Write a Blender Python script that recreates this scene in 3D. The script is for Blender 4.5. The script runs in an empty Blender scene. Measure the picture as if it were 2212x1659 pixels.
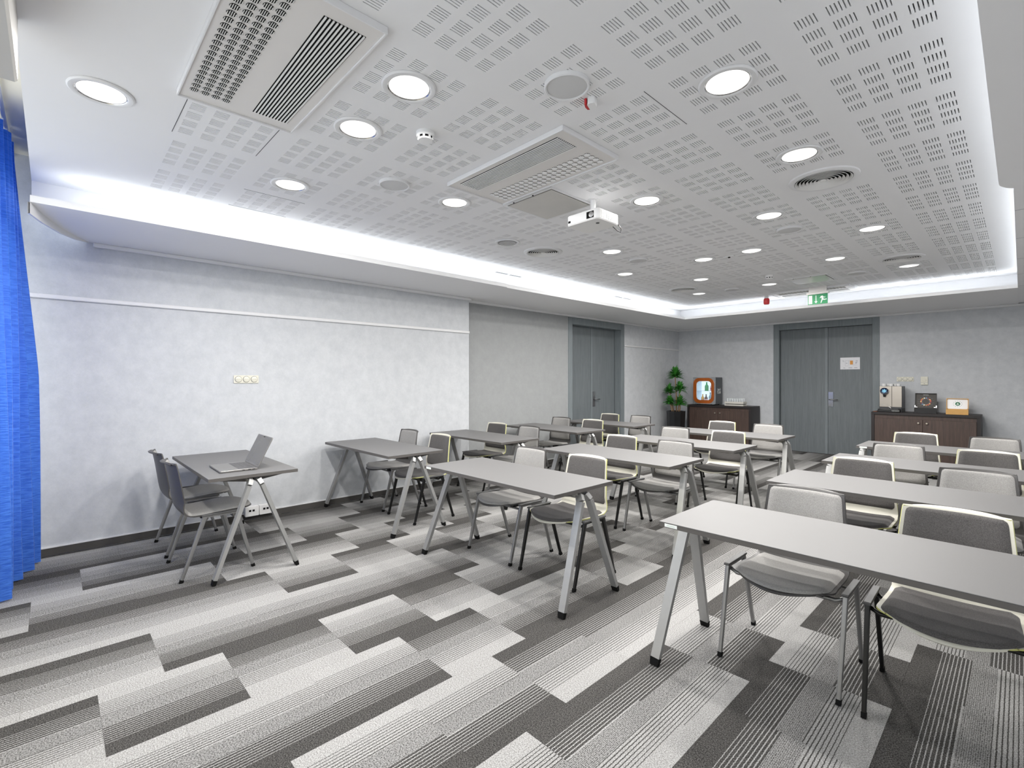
import bpy, bmesh, math, random
from mathutils import Vector, Matrix
random.seed(7)
sc = bpy.context.scene
COL = sc.collection
PI = math.pi

# ------------------------------------------------------------------ camera
CAMZ = 1.44
cam = bpy.data.cameras.new('camera')
cam.sensor_width = 36.0
cam.lens = 1045.0 / 2212.0 * 36.0
cam.shift_y = -9.5 / 2212.0
cam.clip_start = 0.05
cam_o = bpy.data.objects.new('camera', cam)
cam_o.location = (0, 0, CAMZ)
cam_o.rotation_euler = (PI / 2, 0, math.radians(46.5))
COL.objects.link(cam_o)
sc.camera = cam_o

# ------------------------------------------------------------------ exposure, world
vs = sc.view_settings
vs.view_transform = 'Standard'
vs.look = 'None'
vs.gamma = 1.0
vs.use_curve_mapping = False
vs.exposure = 0.18

DOWNLIGHT_W = 22.0
COVE_W = 1.5          # per metre of strip
SKY = 2.2

w = bpy.data.worlds.new('world')
sc.world = w
w.use_nodes = True
bg = w.node_tree.nodes['Background']
bg.inputs[0].default_value = (0.86, 0.93, 1.0, 1)
bg.inputs[1].default_value = SKY

# room numbers (metres; camera stands at the origin)
WL, WL2, WB, WR, WF = -5.48, -5.62, 10.80, 1.35, -0.80   # left wall, recessed left wall, back, right, window wall
YSTEP = 4.345                                             # where the left wall steps back
CEIL, SOF, RECESS = 2.85, 2.61, 3.23
Y0C = -0.11                                               # ceiling edge over the camera
SLX, SLX2, SBY, SRX, SRX2 = -4.487, -4.515, 8.91, -0.095, -0.035
TLX, TBY, TRX = -4.83, 9.36, 0.25                         # cove back faces
PX, PY0, PP = -0.424, 1.245, 0.5360                       # ceiling panel grid
def pxk(k): return PX - PP * k
def pyj(j): return PY0 + PP * j

# large lights: LED strips lying in the cove, window portals
def area(name, loc, rot, sx, sy, W, color=(1, 1, 1), portal=False, spread=None):
    l = bpy.data.lights.new(name, 'AREA')
    l.shape = 'RECTANGLE'; l.size = sx; l.size_y = sy; l.energy = W; l.color = color
    if portal: l.cycles.is_portal = True
    if spread: l.spread = spread
    o = bpy.data.objects.new(name, l); o.location = loc; o.rotation_euler = rot
    COL.objects.link(o); return o
COOL = (0.90, 0.95, 1.0)
area('cove_led', (-4.60, (Y0C + SBY) / 2 + 0.2, 2.685), (PI, math.radians(0), 0), 0.03, SBY - Y0C, COVE_W * (SBY - Y0C), COOL)
area('cove_led', ((SLX + SRX) / 2, SBY + 0.12, 2.685), (PI, 0, 0), SRX - SLX, 0.03, COVE_W * (SRX - SLX), COOL)
area('cove_led', (SRX + 0.13, (Y0C + SBY) / 2 + 0.2, 2.685), (PI, 0, 0), 0.03, SBY - Y0C, COVE_W * (SBY - Y0C) * 0.6, COOL)
WINX = [(-5.3, -2.9), (-2.6, -0.8), (-0.5, 1.2)]
for a, b in WINX:
    area('window_portal', ((a + b) / 2, WF - 0.12, 1.98), (-PI / 2, 0, 0), b - a, 2.16, 1, portal=True)

# ------------------------------------------------------------------ materials
def srgb(r, g, b):
    f = lambda c: (c / 255 / 12.92) if c / 255 <= 0.04045 else ((c / 255 + 0.055) / 1.055) ** 2.4
    return (f(r), f(g), f(b), 1)
class NT:
    def __init__(s, name):
        s.m = bpy.data.materials.new(name); s.m.use_nodes = True
        s.t = s.m.node_tree; s.b = s.t.nodes['Principled BSDF']
    def n(s, typ, **kw):
        x = s.t.nodes.new(typ)
        for k, v in kw.items(): setattr(x, k, v)
        return x
    def l(s, a, b): s.t.links.new(a, b)
    def math(s, op, a, b=None, c=None):
        x = s.n('ShaderNodeMath', operation=op)
        for i, v in enumerate((a, b, c)):
            if v is None: continue
            if isinstance(v, (int, float)): x.inputs[i].default_value = v
            else: s.l(v, x.inputs[i])
        return x.outputs[0]
    def mix(s, f, a, b):
        x = s.n('ShaderNodeMix', data_type='RGBA')
        for i, v in ((0, f), (6, a), (7, b)):
            if isinstance(v, (int, float)): x.inputs[i].default_value = v
            elif isinstance(v, tuple): x.inputs[i].default_value = v
            else: s.l(v, x.inputs[i])
        return x.outputs[2]
    def coords(s, kind='Object', scale=(1, 1, 1)):
        tc = s.n('ShaderNodeTexCoord'); mp = s.n('ShaderNodeMapping')
        mp.inputs['Scale'].default_value = scale
        s.l(tc.outputs[kind], mp.inputs[0]); return mp.outputs[0]
    def noise(s, co, scale, detail=3, rough=0.6):
        x = s.n('ShaderNodeTexNoise'); x.inputs['Scale'].default_value = scale
        x.inputs['Detail'].default_value = detail; x.inputs['Roughness'].default_value = rough
        s.l(co, x.inputs['Vector']); return x.outputs['Fac']
    def ramp(s, f, stops, interp='LINEAR'):
        x = s.n('ShaderNodeValToRGB'); cr = x.color_ramp; cr.interpolation = interp
        while len(cr.elements) < len(stops): cr.elements.new(0.5)
        for e, (p, c) in zip(cr.elements, stops):
            e.position = p; e.color = c if isinstance(c, tuple) else (c, c, c, 1)
        s.l(f, x.inputs[0]); return x.outputs[0]
    def bump(s, h, strength, dist=0.01):
        x = s.n('ShaderNodeBump'); x.inputs['Strength'].default_value = strength
        x.inputs['Distance'].default_value = dist
        s.l(h, x.inputs['Height']); s.l(x.outputs[0], s.b.inputs['Normal'])
    def setb(s, **kw):
        for k, v in kw.items():
            i = s.b.inputs[k.replace('_', ' ')]
            if hasattr(v, 'is_linked') or hasattr(v, 'node'): s.l(v, i)
            else: i.default_value = v
MAT = {}
def plain(name, col, rough=0.5, metal=0.0, spec=0.5, var=0.04, scale=30, bump=0.0, **kw):
    t = NT(name); co = t.coords('Object')
    f = t.noise(co, scale, 2)
    c2 = tuple(min(1, x * (1 + var)) for x in col[:3]) + (1,); c1 = tuple(x * (1 - var) for x in col[:3]) + (1,)
    t.setb(Base_Color=t.mix(f, c1, c2), Roughness=rough, Metallic=metal)
    t.b.inputs['Specular IOR Level'].default_value = spec
    if bump: t.bump(f, bump, 0.002)
    for k, v in kw.items(): t.b.inputs[k.replace('_', ' ')].default_value = v
    MAT[name] = t.m; return t.m
def emit(name, col, strength):
    t = NT(name)
    t.setb(Base_Color=(0.02, 0.02, 0.02, 1)); t.b.inputs['Emission Color'].default_value = col
    t.b.inputs['Emission Strength'].default_value = strength
    MAT[name] = t.m; return t.m

plain('white_paint', srgb(238, 238, 239), 0.75, spec=0.2, var=0.01, scale=6)
plain('panel_paint', srgb(234, 234, 235), 0.8, spec=0.2, var=0.01, scale=6)
plain('warm_light_paint', srgb(236, 229, 210), 0.8, spec=0.2, var=0.01, scale=6)  # warm light of the window recess is put into this base colour
plain('trim_white', srgb(225, 225, 226), 0.45, var=0.01)
plain('slot_dark', srgb(70, 72, 76), 0.9, spec=0.05)
plain('black_plastic', srgb(22, 22, 23), 0.45)
plain('rubber', srgb(14, 14, 14), 0.8, spec=0.2)
plain('dark_shell', srgb(72, 70, 69), 0.4)
plain('cream_shell', srgb(216, 213, 199), 0.42)
plain('lime_shell', srgb(206, 206, 128), 0.42)
plain('cap_grey', srgb(84, 84, 84), 0.42)
plain('silver', srgb(150, 150, 150), 0.38, 0.75)
plain('black_metal', srgb(20, 20, 20), 0.35, 0.2)
plain('table_leg', srgb(158, 158, 157), 0.38, 0.45)
plain('chrome', srgb(200, 200, 200), 0.18, 1.0)
plain('steel', srgb(176, 170, 163), 0.3, 0.9, var=0.05, scale=8)
plain('nickel', srgb(205, 200, 190), 0.25, 1.0)
plain('brass_knob', srgb(214, 203, 188), 0.28, 0.9)
plain('dark_edge', srgb(36, 30, 30), 0.5, var=0.15, scale=12)
plain('device_cream', srgb(224, 221, 206), 0.4, var=0.01)
plain('device_white', srgb(232, 232, 232), 0.4, var=0.01)
plain('speaker_mesh', srgb(204, 204, 204), 0.7, var=0.05, scale=900)
plain('vent_grey', srgb(232, 231, 229), 0.5, var=0.01)
plain('vent_dark', srgb(24, 24, 23), 0.8, spec=0.1)
plain('silver_plate', srgb(222, 219, 216), 0.45, 0.05, var=0.02, scale=5)
plain('hatch_metal', srgb(206, 203, 198), 0.3, 0.4, var=0.06, scale=5)
plain('grey_box', srgb(182, 180, 176), 0.6, var=0.03, scale=4)
plain('red_plastic', srgb(190, 44, 48), 0.4)
plain('sign_green', srgb(20, 140, 84), 0.5, var=0.01)
plain('sign_white', srgb(238, 242, 238), 0.5, var=0.01)
plain('paper', srgb(236, 236, 240), 0.7, var=0.01)
plain('print_grey', srgb(150, 150, 160), 0.8)
plain('print_orange', srgb(226, 160, 84), 0.8)
plain('laptop_metal', srgb(140, 138, 136), 0.36, 0.6, var=0.02)
plain('laptop_keys', srgb(92, 91, 92), 0.5)
plain('laptop_screen', srgb(92, 90, 88), 0.12, var=0.02)
plain('pot_black', srgb(24, 25, 27), 0.12)
plain('soil', srgb(60, 50, 42), 0.95, var=0.3, scale=60)
plain('stem', srgb(150, 118, 84), 0.8, var=0.2, scale=40)
plain('leaf', srgb(62, 134, 50), 0.45, var=0.45, scale=14)
plain('fridge_dark', srgb(72, 76, 79), 0.4, var=0.03)
plain('fridge_silver', srgb(190, 192, 195), 0.25, 0.7)
plain('copper_frame', srgb(186, 98, 38), 0.3, 0.35, var=0.35, scale=9)
plain('fridge_white', srgb(225, 238, 248), 0.5)
plain('bottle_green', srgb(16, 160, 92), 0.2)
plain('bottle_yellow', srgb(226, 168, 40), 0.25)
plain('bottle_dark', srgb(80, 42, 48), 0.2)
plain('bottle_red', srgb(196, 70, 84), 0.3)
plain('bottle_clear', srgb(150, 196, 220), 0.15)
plain('label_pink', srgb(222, 190, 200), 0.6)
plain('machine_front', srgb(178, 170, 160), 0.28, 0.75, var=0.04, scale=5)
plain('machine_side', srgb(78, 79, 82), 0.4)
plain('screen_dark', srgb(10, 26, 54), 0.1)
plain('box_black', srgb(24, 23, 24), 0.45)
plain('box_inner', srgb(66, 62, 58), 0.55)
plain('bamboo', srgb(216, 168, 98), 0.5, var=0.1, scale=20)
plain('ring_grey', srgb(120, 120, 122), 0.5)
plain('cup_white', srgb(240, 240, 240), 0.25, var=0.01)
plain('tray_white', srgb(214, 210, 202), 0.5)
plain('print_green', srgb(30, 110, 72), 0.5)
plain('print_light', srgb(205, 216, 208), 0.6)
plain('cable_black', srgb(20, 20, 20), 0.5)
plain('carpet_dark', srgb(84, 82, 80), 0.95, spec=0.1, var=0.35, scale=500)
plain('leather_brown', srgb(130, 74, 44), 0.5)
for i, c in enumerate([(196, 88, 60), (214, 160, 96), (120, 60, 70), (90, 120, 150), (208, 200, 180), (180, 120, 60)]):
    plain('capsule_%s' % 'abcdef'[i], srgb(*c), 0.35, 0.3)
emit('lens_on', (1.0, 0.985, 0.95, 1), 1.35)
emit('led_glow', (0.9, 0.95, 1, 1), 2.0)
emit('fridge_light', (0.66, 0.86, 1.0, 1), 1.15)
emit('added_fridge_glow', (0.85, 0.95, 1.0, 1), 9.0)  # glow for the bar added inside the fridge
emit('screen_glow', (0.25, 0.62, 1.0, 1), 1.2)

def glass(name, tint=(1, 1, 1, 1), rough=0.02, alpha=0.15):
    t = NT(name)
    t.setb(Base_Color=tint, Roughness=rough, Alpha=alpha)
    MAT[name] = t.m
glass('pane_glass', alpha=0.08); glass('cup_glass', (0.92, 0.96, 0.98, 1), 0.05, 0.35)

def wallpaper(name, c1, c2):
    t = NT(name); co = t.coords('Object', (1, 1, 1)); co2 = t.coords('Object', (1, 1, 6))
    a = t.noise(co, 9, 6, 0.75); b = t.noise(co2, 120, 2, 0.6)
    f = t.math('ADD', t.math('MULTIPLY', a, 0.62), t.math('MULTIPLY', b, 0.38))
    f = t.ramp(f, [(0.34, 0.0), (0.66, 1.0)])
    t.setb(Base_Color=t.mix(f, c1, c2), Roughness=0.7); t.b.inputs['Specular IOR Level'].default_value = 0.25
    t.bump(b, 0.08, 0.002); MAT[name] = t.m
wallpaper('wallpaper', srgb(190, 193, 197), srgb(210, 212, 215))
wallpaper('wallpaper_dark', srgb(152, 154, 155), srgb(163, 165, 166))

def wood(name, c1, c2, axis='z', rough=0.5, scale=1.0, bump=0.1):
    t = NT(name); s = {'z': (26, 26, 1.1), 'x': (1.1, 26, 26)}[axis]
    co = t.coords('Object', tuple(v * scale for v in s))
    a = t.noise(co, 1.6, 5, 0.65); b = t.noise(co, 6.0, 3, 0.6)
    f = t.math('ADD', t.math('MULTIPLY', a, 0.6), t.math('MULTIPLY', b, 0.4))
    f = t.ramp(f, [(0.32, 0.0), (0.68, 1.0)])
    t.setb(Base_Color=t.mix(f, c1, c2), Roughness=rough); t.bump(f, bump, 0.002); MAT[name] = t.m
wood('door_wood', srgb(98, 105, 109), srgb(120, 126, 129))
wood('frame_wood', srgb(112, 120, 124), srgb(134, 141, 144))
wood('walnut', srgb(58, 46, 42), srgb(92, 74, 66), rough=0.45)

def fabric(name, c1, c2, rough=0.95):
    t = NT(name); co = t.coords('Object')
    a = t.noise(co, 300, 3, 0.75); b = t.noise(co, 900, 1, 0.5)
    f = t.math('ADD', t.math('MULTIPLY', a, 0.7), t.math('MULTIPLY', b, 0.3))
    f = t.ramp(f, [(0.36, 0.0), (0.64, 1.0)])
    t.setb(Base_Color=t.mix(f, c1, c2), Roughness=rough); t.b.inputs['Specular IOR Level'].default_value = 0.15
    t.b.inputs['Sheen Weight'].default_value = 0.15
    t.bump(f, 0.25, 0.001); MAT[name] = t.m
fabric('fabric_light', srgb(136, 134, 132), srgb(180, 178, 175))
fabric('fabric_dark', srgb(70, 68, 67), srgb(112, 109, 108))

def laminate():
    t = NT('table_top'); co = t.coords('Object')
    f = t.noise(co, 500, 2)
    t.setb(Base_Color=t.mix(f, srgb(107, 106, 106), srgb(113, 112, 112)), Roughness=0.5)
    t.b.inputs['Specular IOR Level'].default_value = 0.4; MAT['table_top'] = t.m
    plain('table_edge', srgb(88, 85, 83), 0.45)
laminate()

def curtain_mat():
    t = NT('curtain_blue'); co = t.coords('Object', (9, 9, 60)); a = t.noise(co, 1.6, 3, 0.55)
    f = t.ramp(a, [(0.38, 0.0), (0.62, 1.0)])
    t.setb(Base_Color=t.mix(f, srgb(44, 104, 206), srgb(72, 134, 232)), Roughness=0.55)
    t.b.inputs['Sheen Weight'].default_value = 0.3
    t.bump(f, 0.35, 0.004); MAT['curtain_blue'] = t.m
    tl = t.n('ShaderNodeBsdfTranslucent'); tl.inputs['Color'].default_value = srgb(60, 128, 240)
    mx = t.n('ShaderNodeMixShader'); mx.inputs[0].default_value = 0.3
    out = next(n for n in t.t.nodes if n.type == 'OUTPUT_MATERIAL')
    t.l(t.b.outputs[0], mx.inputs[1]); t.l(tl.outputs[0], mx.inputs[2]); t.l(mx.outputs[0], out.inputs['Surface'])
curtain_mat()

def carpet():
    t = NT('carpet')
    tc = t.n('ShaderNodeTexCoord'); sep = t.n('ShaderNodeSeparateXYZ'); t.l(tc.outputs['UV'], sep.inputs[0])
    geo = t.n('ShaderNodeNewGeometry')
    n1 = t.noise(geo.outputs['Position'], 190, 3, 0.8)          # pile
    n3 = t.noise(geo.outputs['Position'], 170, 3, 0.7)
    n2 = t.noise(geo.outputs['Position'], 90, 2, 0.6)
    mpn = t.n('ShaderNodeMapping'); mpn.inputs['Scale'].default_value = (40, 140, 1); t.l(geo.outputs['Position'], mpn.inputs[0])
    wob = t.noise(mpn.outputs[0], 1.0, 2, 0.5)
    oi = t.n('ShaderNodeObjectInfo')
    u = t.math('ADD', sep.outputs[0], t.math('MULTIPLY', t.math('SUBTRACT', wob, 0.5), 0.012))
    shift = t.math('MULTIPLY', t.math('SUBTRACT', oi.outputs['Random'], 0.5), 0.06)
    us = t.math('ADD', u, shift)
    duty = t.ramp(us, [(0.0, 0.0), (0.17, 0.0), (0.175, 0.20), (0.40, 0.34), (0.405, 0.5), (0.585, 0.5), (0.59, 0.66), (0.825, 0.80), (0.83, 1.0)])
    p1 = t.math('FRACT', t.math('MULTIPLY', u, 34.0))
    p2 = t.math('FRACT', t.math('MULTIPLY', u, 78.0))
    isMid = t.math('MULTIPLY', t.math('GREATER_THAN', us, 0.40), t.math('LESS_THAN', us, 0.585))
    ph = t.math('ADD', t.math('MULTIPLY', p2, isMid), t.math('MULTIPLY', p1, t.math('SUBTRACT', 1.0, isMid)))
    mask = t.math('LESS_THAN', ph, duty)
    light = t.mix(t.ramp(n1, [(0.38, 0.0), (0.62, 1.0)]), srgb(118, 117, 115), srgb(182, 181, 180))
    dark = t.mix(t.ramp(n1, [(0.40, 0.0), (0.66, 1.0)]), srgb(36, 35, 34), srgb(106, 104, 102))
    heather = t.mix(t.ramp(n3, [(0.44, 0.0), (0.54, 1.0)]), srgb(60, 59, 58), srgb(160, 159, 158))
    c = t.mix(t.math('MULTIPLY', isMid, 0.6), t.mix(mask, light, dark), heather)
    hsv = t.n('ShaderNodeHueSaturation'); t.l(c, hsv.inputs['Color'])
    t.l(t.math('ADD', 0.95, t.math('MULTIPLY', oi.outputs['Random'], 0.1)), hsv.inputs['Value'])
    t.setb(Base_Color=hsv.outputs[0], Roughness=0.97); t.b.inputs['Specular IOR Level'].default_value = 0.08
    t.bump(n1, 0.5, 0.004)
    MAT['carpet'] = t.m
carpet()

# ------------------------------------------------------------------ mesh helpers
class MB:
    def __init__(s): s.bm = bmesh.new()
    def quad(s, pts): return s.bm.faces.new([s.bm.verts.new(p) for p in pts])
    def box(s, x0, x1, y0, y1, z0, z1, bev=0.0, seg=1):
        v = [s.bm.verts.new(p) for p in ((x0,y0,z0),(x1,y0,z0),(x1,y1,z0),(x0,y1,z0),(x0,y0,z1),(x1,y0,z1),(x1,y1,z1),(x0,y1,z1))]
        fs = [s.bm.faces.new([v[i] for i in f]) for f in ((0,3,2,1),(4,5,6,7),(0,1,5,4),(1,2,6,5),(2,3,7,6),(3,0,4,7))]
        if bev:
            es = list({e for f in fs for e in f.edges})
            bmesh.ops.bevel(s.bm, geom=es, offset=bev, segments=seg, affect='EDGES', profile=0.5)
        return s
    def prism(s, poly, z0, z1, axis='z', bev=0.0, seg=1):
        """closed polygon extruded along an axis: poly pairs are (x,y) for z, (y,z) for x, (x,z) for y"""
        def P(a, b, c): return {'z': (a, b, c), 'x': (c, a, b), 'y': (a, c, b)}[axis]
        A = [s.bm.verts.new(P(a, b, z0)) for a, b in poly]; B = [s.bm.verts.new(P(a, b, z1)) for a, b in poly]
        fs = [s.bm.faces.new(A[::-1]), s.bm.faces.new(B)]
        n = len(poly)
        for i in range(n): fs.append(s.bm.faces.new((A[i], A[(i+1) % n], B[(i+1) % n], B[i])))
        bmesh.ops.recalc_face_normals(s.bm, faces=fs)
        if bev:
            es = list({e for f in fs[:2] for e in f.edges})
            bmesh.ops.bevel(s.bm, geom=es, offset=bev, segments=seg, affect='EDGES', profile=0.5)
        return s
    def bar(s, p0, p1, w, d, side=(1, 0, 0), w1=None, d1=None, bev=0.0):
        """rectangular bar from p0 to p1; w measured along side, d across it"""
        p0, p1 = Vector(p0), Vector(p1); ax = (p1 - p0).normalized(); sd = Vector(side)
        sd = (sd - ax * sd.dot(ax)).normalized(); ot = ax.cross(sd)
        w1 = w if w1 is None else w1; d1 = d if d1 is None else d1
        R = []
        for p, ww, dd in ((p0, w, d), (p1, w1, d1)):
            R.append([s.bm.verts.new(p + sd * a * ww / 2 + ot * b * dd / 2) for a, b in ((-1,-1),(1,-1),(1,1),(-1,1))])
        fs = [s.bm.faces.new(R[0][::-1]), s.bm.faces.new(R[1])]
        for i in range(4): fs.append(s.bm.faces.new((R[0][i], R[0][(i+1)%4], R[1][(i+1)%4], R[1][i])))
        if bev:
            es = [e for f in fs[2:] for e in f.edges if not (all(v in R[0] for v in e.verts) or all(v in R[1] for v in e.verts))]
            bmesh.ops.bevel(s.bm, geom=list(set(es)), offset=bev, segments=2, affect='EDGES', profile=0.5)
        return s
    def lathe(s, prof, n=32, c=(0, 0, 0), sx=1.0, sy=1.0):
        rings = []
        for r, z in prof:
            if r < 1e-6: rings.append([s.bm.verts.new((c[0], c[1], c[2] + z))])
            else: rings.append([s.bm.verts.new((c[0] + sx * r * math.cos(2*PI*i/n), c[1] + sy * r * math.sin(2*PI*i/n), c[2] + z)) for i in range(n)])
        for A, B in zip(rings, rings[1:]):
            for i in range(n):
                j = (i + 1) % n
                if len(A) == 1 and len(B) == 1: continue
                if len(A) == 1: s.bm.faces.new((A[0], B[i], B[j]))
                elif len(B) == 1: s.bm.faces.new((A[i], B[0], A[j]))
                else: s.bm.faces.new((A[i], B[i], B[j], A[j]))
        bmesh.ops.recalc_face_normals(s.bm, faces=s.bm.faces)
        return s
    def tube(s, pts, r, n=8):
        pts = [Vector(p) for p in pts]; prev = None; rings = []
        rr = r if isinstance(r, (list, tuple)) else [r] * len(pts)
        for i, p in enumerate(pts):
            t = (pts[min(i+1, len(pts)-1)] - pts[max(i-1, 0)]).normalized()
            a = t.orthogonal().normalized() if prev is None else (prev - t * prev.dot(t)).normalized()
            prev = a; b = t.cross(a)
            rings.append([s.bm.verts.new(p + (a * math.cos(2*PI*k/n) + b * math.sin(2*PI*k/n)) * rr[i]) for k in range(n)])
        for A, B in zip(rings, rings[1:]):
            for k in range(n): s.bm.faces.new((A[k], A[(k+1) % n], B[(k+1) % n], B[k]))
        s.bm.faces.new(rings[0][::-1]); s.bm.faces.new(rings[-1]); return s
    def grid(s, P, closed=False):
        V = [[s.bm.verts.new(p) for p in row] for row in P]
        for A, B in zip(V, V[1:]):
            for i in range(len(A) - 1): s.bm.faces.new((A[i], A[i+1], B[i+1], B[i]))
        return V
    def mesh(s, name, mat, smooth=None):
        me = bpy.data.meshes.new(name)
        bmesh.ops.recalc_face_normals(s.bm, faces=s.bm.faces)
        s.bm.to_mesh(me); s.bm.free()
        mats = mat if isinstance(mat, (list, tuple)) else [mat]
        for m in mats: me.materials.append(MAT[m])
        if smooth:
            me.polygons.foreach_set('use_smooth', [True] * len(me.polygons))
            if smooth < 3: me.set_sharp_from_angle(angle=smooth)
        return me
    def build(s, name, mat, parent=None, smooth=None, loc=None, rot=None):
        return link(name, s.mesh(name, mat, smooth), parent, loc, rot)
SM = 0.6
def link(name, me, parent=None, loc=None, rot=None):
    o = bpy.data.objects.new(name, me); COL.objects.link(o)
    if parent is not None: o.parent = parent
    if loc is not None: o.location = loc
    if rot is not None: o.rotation_euler = rot
    return o
def tag(o, label, cat, group=None, kind=None):
    o['label'] = label; o['category'] = cat
    if group: o['group'] = group
    if kind: o['kind'] = kind
    return o
def thing(name, label, cat, loc=(0, 0, 0), rz=0.0, group=None, kind=None):
    o = bpy.data.objects.new(name, None); COL.objects.link(o); o.empty_display_size = 0.1
    o.location = loc; o.rotation_euler = (0, 0, rz)
    return tag(o, label, cat, group, kind)
def copy_tree(o, parent=None):
    c = o.copy(); COL.objects.link(c)
    if parent is not None: c.parent = parent
    for ch in list(o.children): copy_tree(ch, c)
    return c
def rrect(x0, x1, y0, y1, r, n=6):
    out = []
    for cx, cy, a in ((x1 - r, y1 - r, 0), (x0 + r, y1 - r, PI/2), (x0 + r, y0 + r, PI), (x1 - r, y0 + r, 3*PI/2)):
        for i in range(n + 1): out.append((cx + r * math.cos(a + i*PI/2/n), cy + r * math.sin(a + i*PI/2/n)))
    return out
def text_mesh(body, size, mat, shear=0.0, ext=0.0008, align='CENTER'):
    cu = bpy.data.curves.new('lettering', 'FONT'); cu.body = body; cu.size = size; cu.shear = shear
    cu.extrude = ext; cu.align_x = align; cu.align_y = 'CENTER'; cu.resolution_u = 3
    o = bpy.data.objects.new('lettering_tmp', cu); COL.objects.link(o)
    bpy.context.view_layer.update()
    me = bpy.data.meshes.new_from_object(o.evaluated_get(bpy.context.evaluated_depsgraph_get()))
    bpy.data.objects.remove(o); bpy.data.curves.remove(cu)
    me.materials.clear(); me.materials.append(MAT[mat]); me.name = 'lettering'
    return me

# ------------------------------------------------------------------ floor with carpet tiles
FW = 0.5028
fl = MB().box(WL2 - 0.3, WR, WF, WB + 0.2, -0.08, -0.007).build('floor', 'carpet_dark')
tag(fl, 'grey patterned carpet tile floor of the meeting room', 'floor', kind='structure')
def tile_mesh(x0, x1, y0, y1, u0, u1, name='carpet_tile'):
    b = MB(); b.box(x0, x1, y0, y1, -0.0075, 0.0)
    uv = b.bm.loops.layers.uv.new('UVMap')
    for f in b.bm.faces:
        for l in f.loops:
            l[uv].uv = (u0 + (u1 - u0) * (l.vert.co.x - x0) / (x1 - x0), (l.vert.co.y - y0) / FW)
    return b.mesh(name, 'carpet')
h = FW / 2 - 0.0003
TILE = tile_mesh(-h, h, -h, h, 1.0, 0.0)      # light edge on +x
# which way round each tile lies, column by column (row number: R light edge on +x, L on -x)
LAY = {0: (3, 'RRRL'), 1: (3, 'RRLRR'), 2: (1, 'LRRLRR'), 3: (1, 'LLRRR'), 4: (0, 'LLRLL'), 5: (-1, 'RLRLRLL'), 6: (-2, 'RRLLLL'),
       7: (-1, 'RRRLRLR'), 8: (-2, 'RLLRRL'), 9: (-1, 'RLLRL'), 10: (-1, 'LL')}
def light_right(n, r):
    if n in LAY and 0 <= r - LAY[n][0] < len(LAY[n][1]): return LAY[n][1][r - LAY[n][0]] == 'R'
    return random.Random(n * 57 + r * 13 + 5).random() < .5
extra = []
for n in range(-1, 11):
    x1 = 0.112 - FW * n; x0 = x1 - FW
    yo = 0.400 if n % 2 == 0 else 0.1475
    for r in range(-3, 22):
        y0 = yo + FW * r; y1 = y0 + FW
        if y1 < WF + 0.02 or y0 > WB - 0.02: continue
        lightright = light_right(n, r)
        cx0, cx1, cy0, cy1 = max(x0, WL2), x1, max(y0, WF), min(y1, WB)
        if n == -1 and r > 9: extra.append((cx0, cx1, cy0, cy1, lightright)); continue
        if cx0 == x0 and cy0 == y0 and cy1 == y1:
            link('carpet_tile', TILE, fl, ((x0 + x1) / 2, (y0 + y1) / 2, 0), (0, 0, 0 if lightright else PI))
        else:
            u1_, u0_ = (1.0, 0.0) if lightright else (0.0, 1.0)
            fx = (cx0 - x0) / FW
            link('carpet_tile', tile_mesh(cx0 + .0003, cx1 - .0003, cy0 + .0003, cy1 - .0003, u1_ + (u0_ - u1_) * fx, u0_), fl)
# the rest of the carpet, out at the right side
b = MB(); uv = b.bm.loops.layers.uv.new('UVMap')
def addtile(x0, x1, y0, y1, lr):
    n0 = len(b.bm.faces); b.box(x0, x1, y0, y1, -0.0075, 0.0); b.bm.faces.ensure_lookup_table()
    for f in b.bm.faces[n0:]:
        for l in f.loops:
            u = (l.vert.co.x - x0) / (x1 - x0); l[uv].uv = ((1 - u) if lr else u, 0)
for e in extra: addtile(*e)
for r in range(-2, 22):
    y0 = 0.4 + FW * r
    if y0 > WB - 0.02: continue
    addtile(0.112 + FW, min(0.112 + 2 * FW, WR), max(y0, WF), min(y0 + FW, WB), r % 2 == 1)
    addtile(0.112 + 2 * FW, WR, max(y0 - .25, WF), min(y0 - .25 + FW, WB), r % 2 == 0)
o = b.build('carpet_tiles', 'carpet', fl); o['kind'] = 'stuff'

# ------------------------------------------------------------------ walls
TH = 0.18
b = MB().box(WL - TH, WL, WF - TH, YSTEP, -0.05, RECESS)
tag(b.build('wall_left', 'wallpaper'), 'long left wall papered in mottled light grey', 'wall', kind='structure')
D1 = (6.72, 8.50, 2.572)      # left door opening incl. frame
b = MB().box(WL2 - TH, WL2, YSTEP - 0.3, D1[0], -0.05, 2.7).box(WL2 - TH, WL2, D1[1], WB + TH, -0.05, 2.7).box(WL2 - TH, WL2, D1[0], D1[1], D1[2], 2.7)
tag(b.build('wall_left_far', 'wallpaper'), 'recessed far part of the left wall around the grey door', 'wall', kind='structure')
b = MB().box(WL2, WL2 + 0.012, YSTEP + 0.001, 6.700, 0.0, 2.578)
tag(b.build('wall_left_panel', 'wallpaper_dark'), 'darker grey wall panel between the wall corner and the left door', 'wall panel', kind='structure')
D2 = (-3.529, -1.763, 2.572)
b = MB().box(WL2 - TH, D2[0], WB, WB + TH, -0.05, 2.7).box(D2[1], WR + TH, WB, WB + TH, -0.05, 2.7).box(D2[0], D2[1], WB, WB + TH, D2[2], 2.7)
tag(b.build('wall_back', 'wallpaper'), 'back wall papered in light grey behind the sideboards', 'wall', kind='structure')
b = MB().box(WR, WR + TH, WF - TH, WB + TH, -0.05, 2.7)
tag(b.build('wall_right', 'wallpaper'), 'right side wall outside the picture', 'wall', kind='structure')
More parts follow.
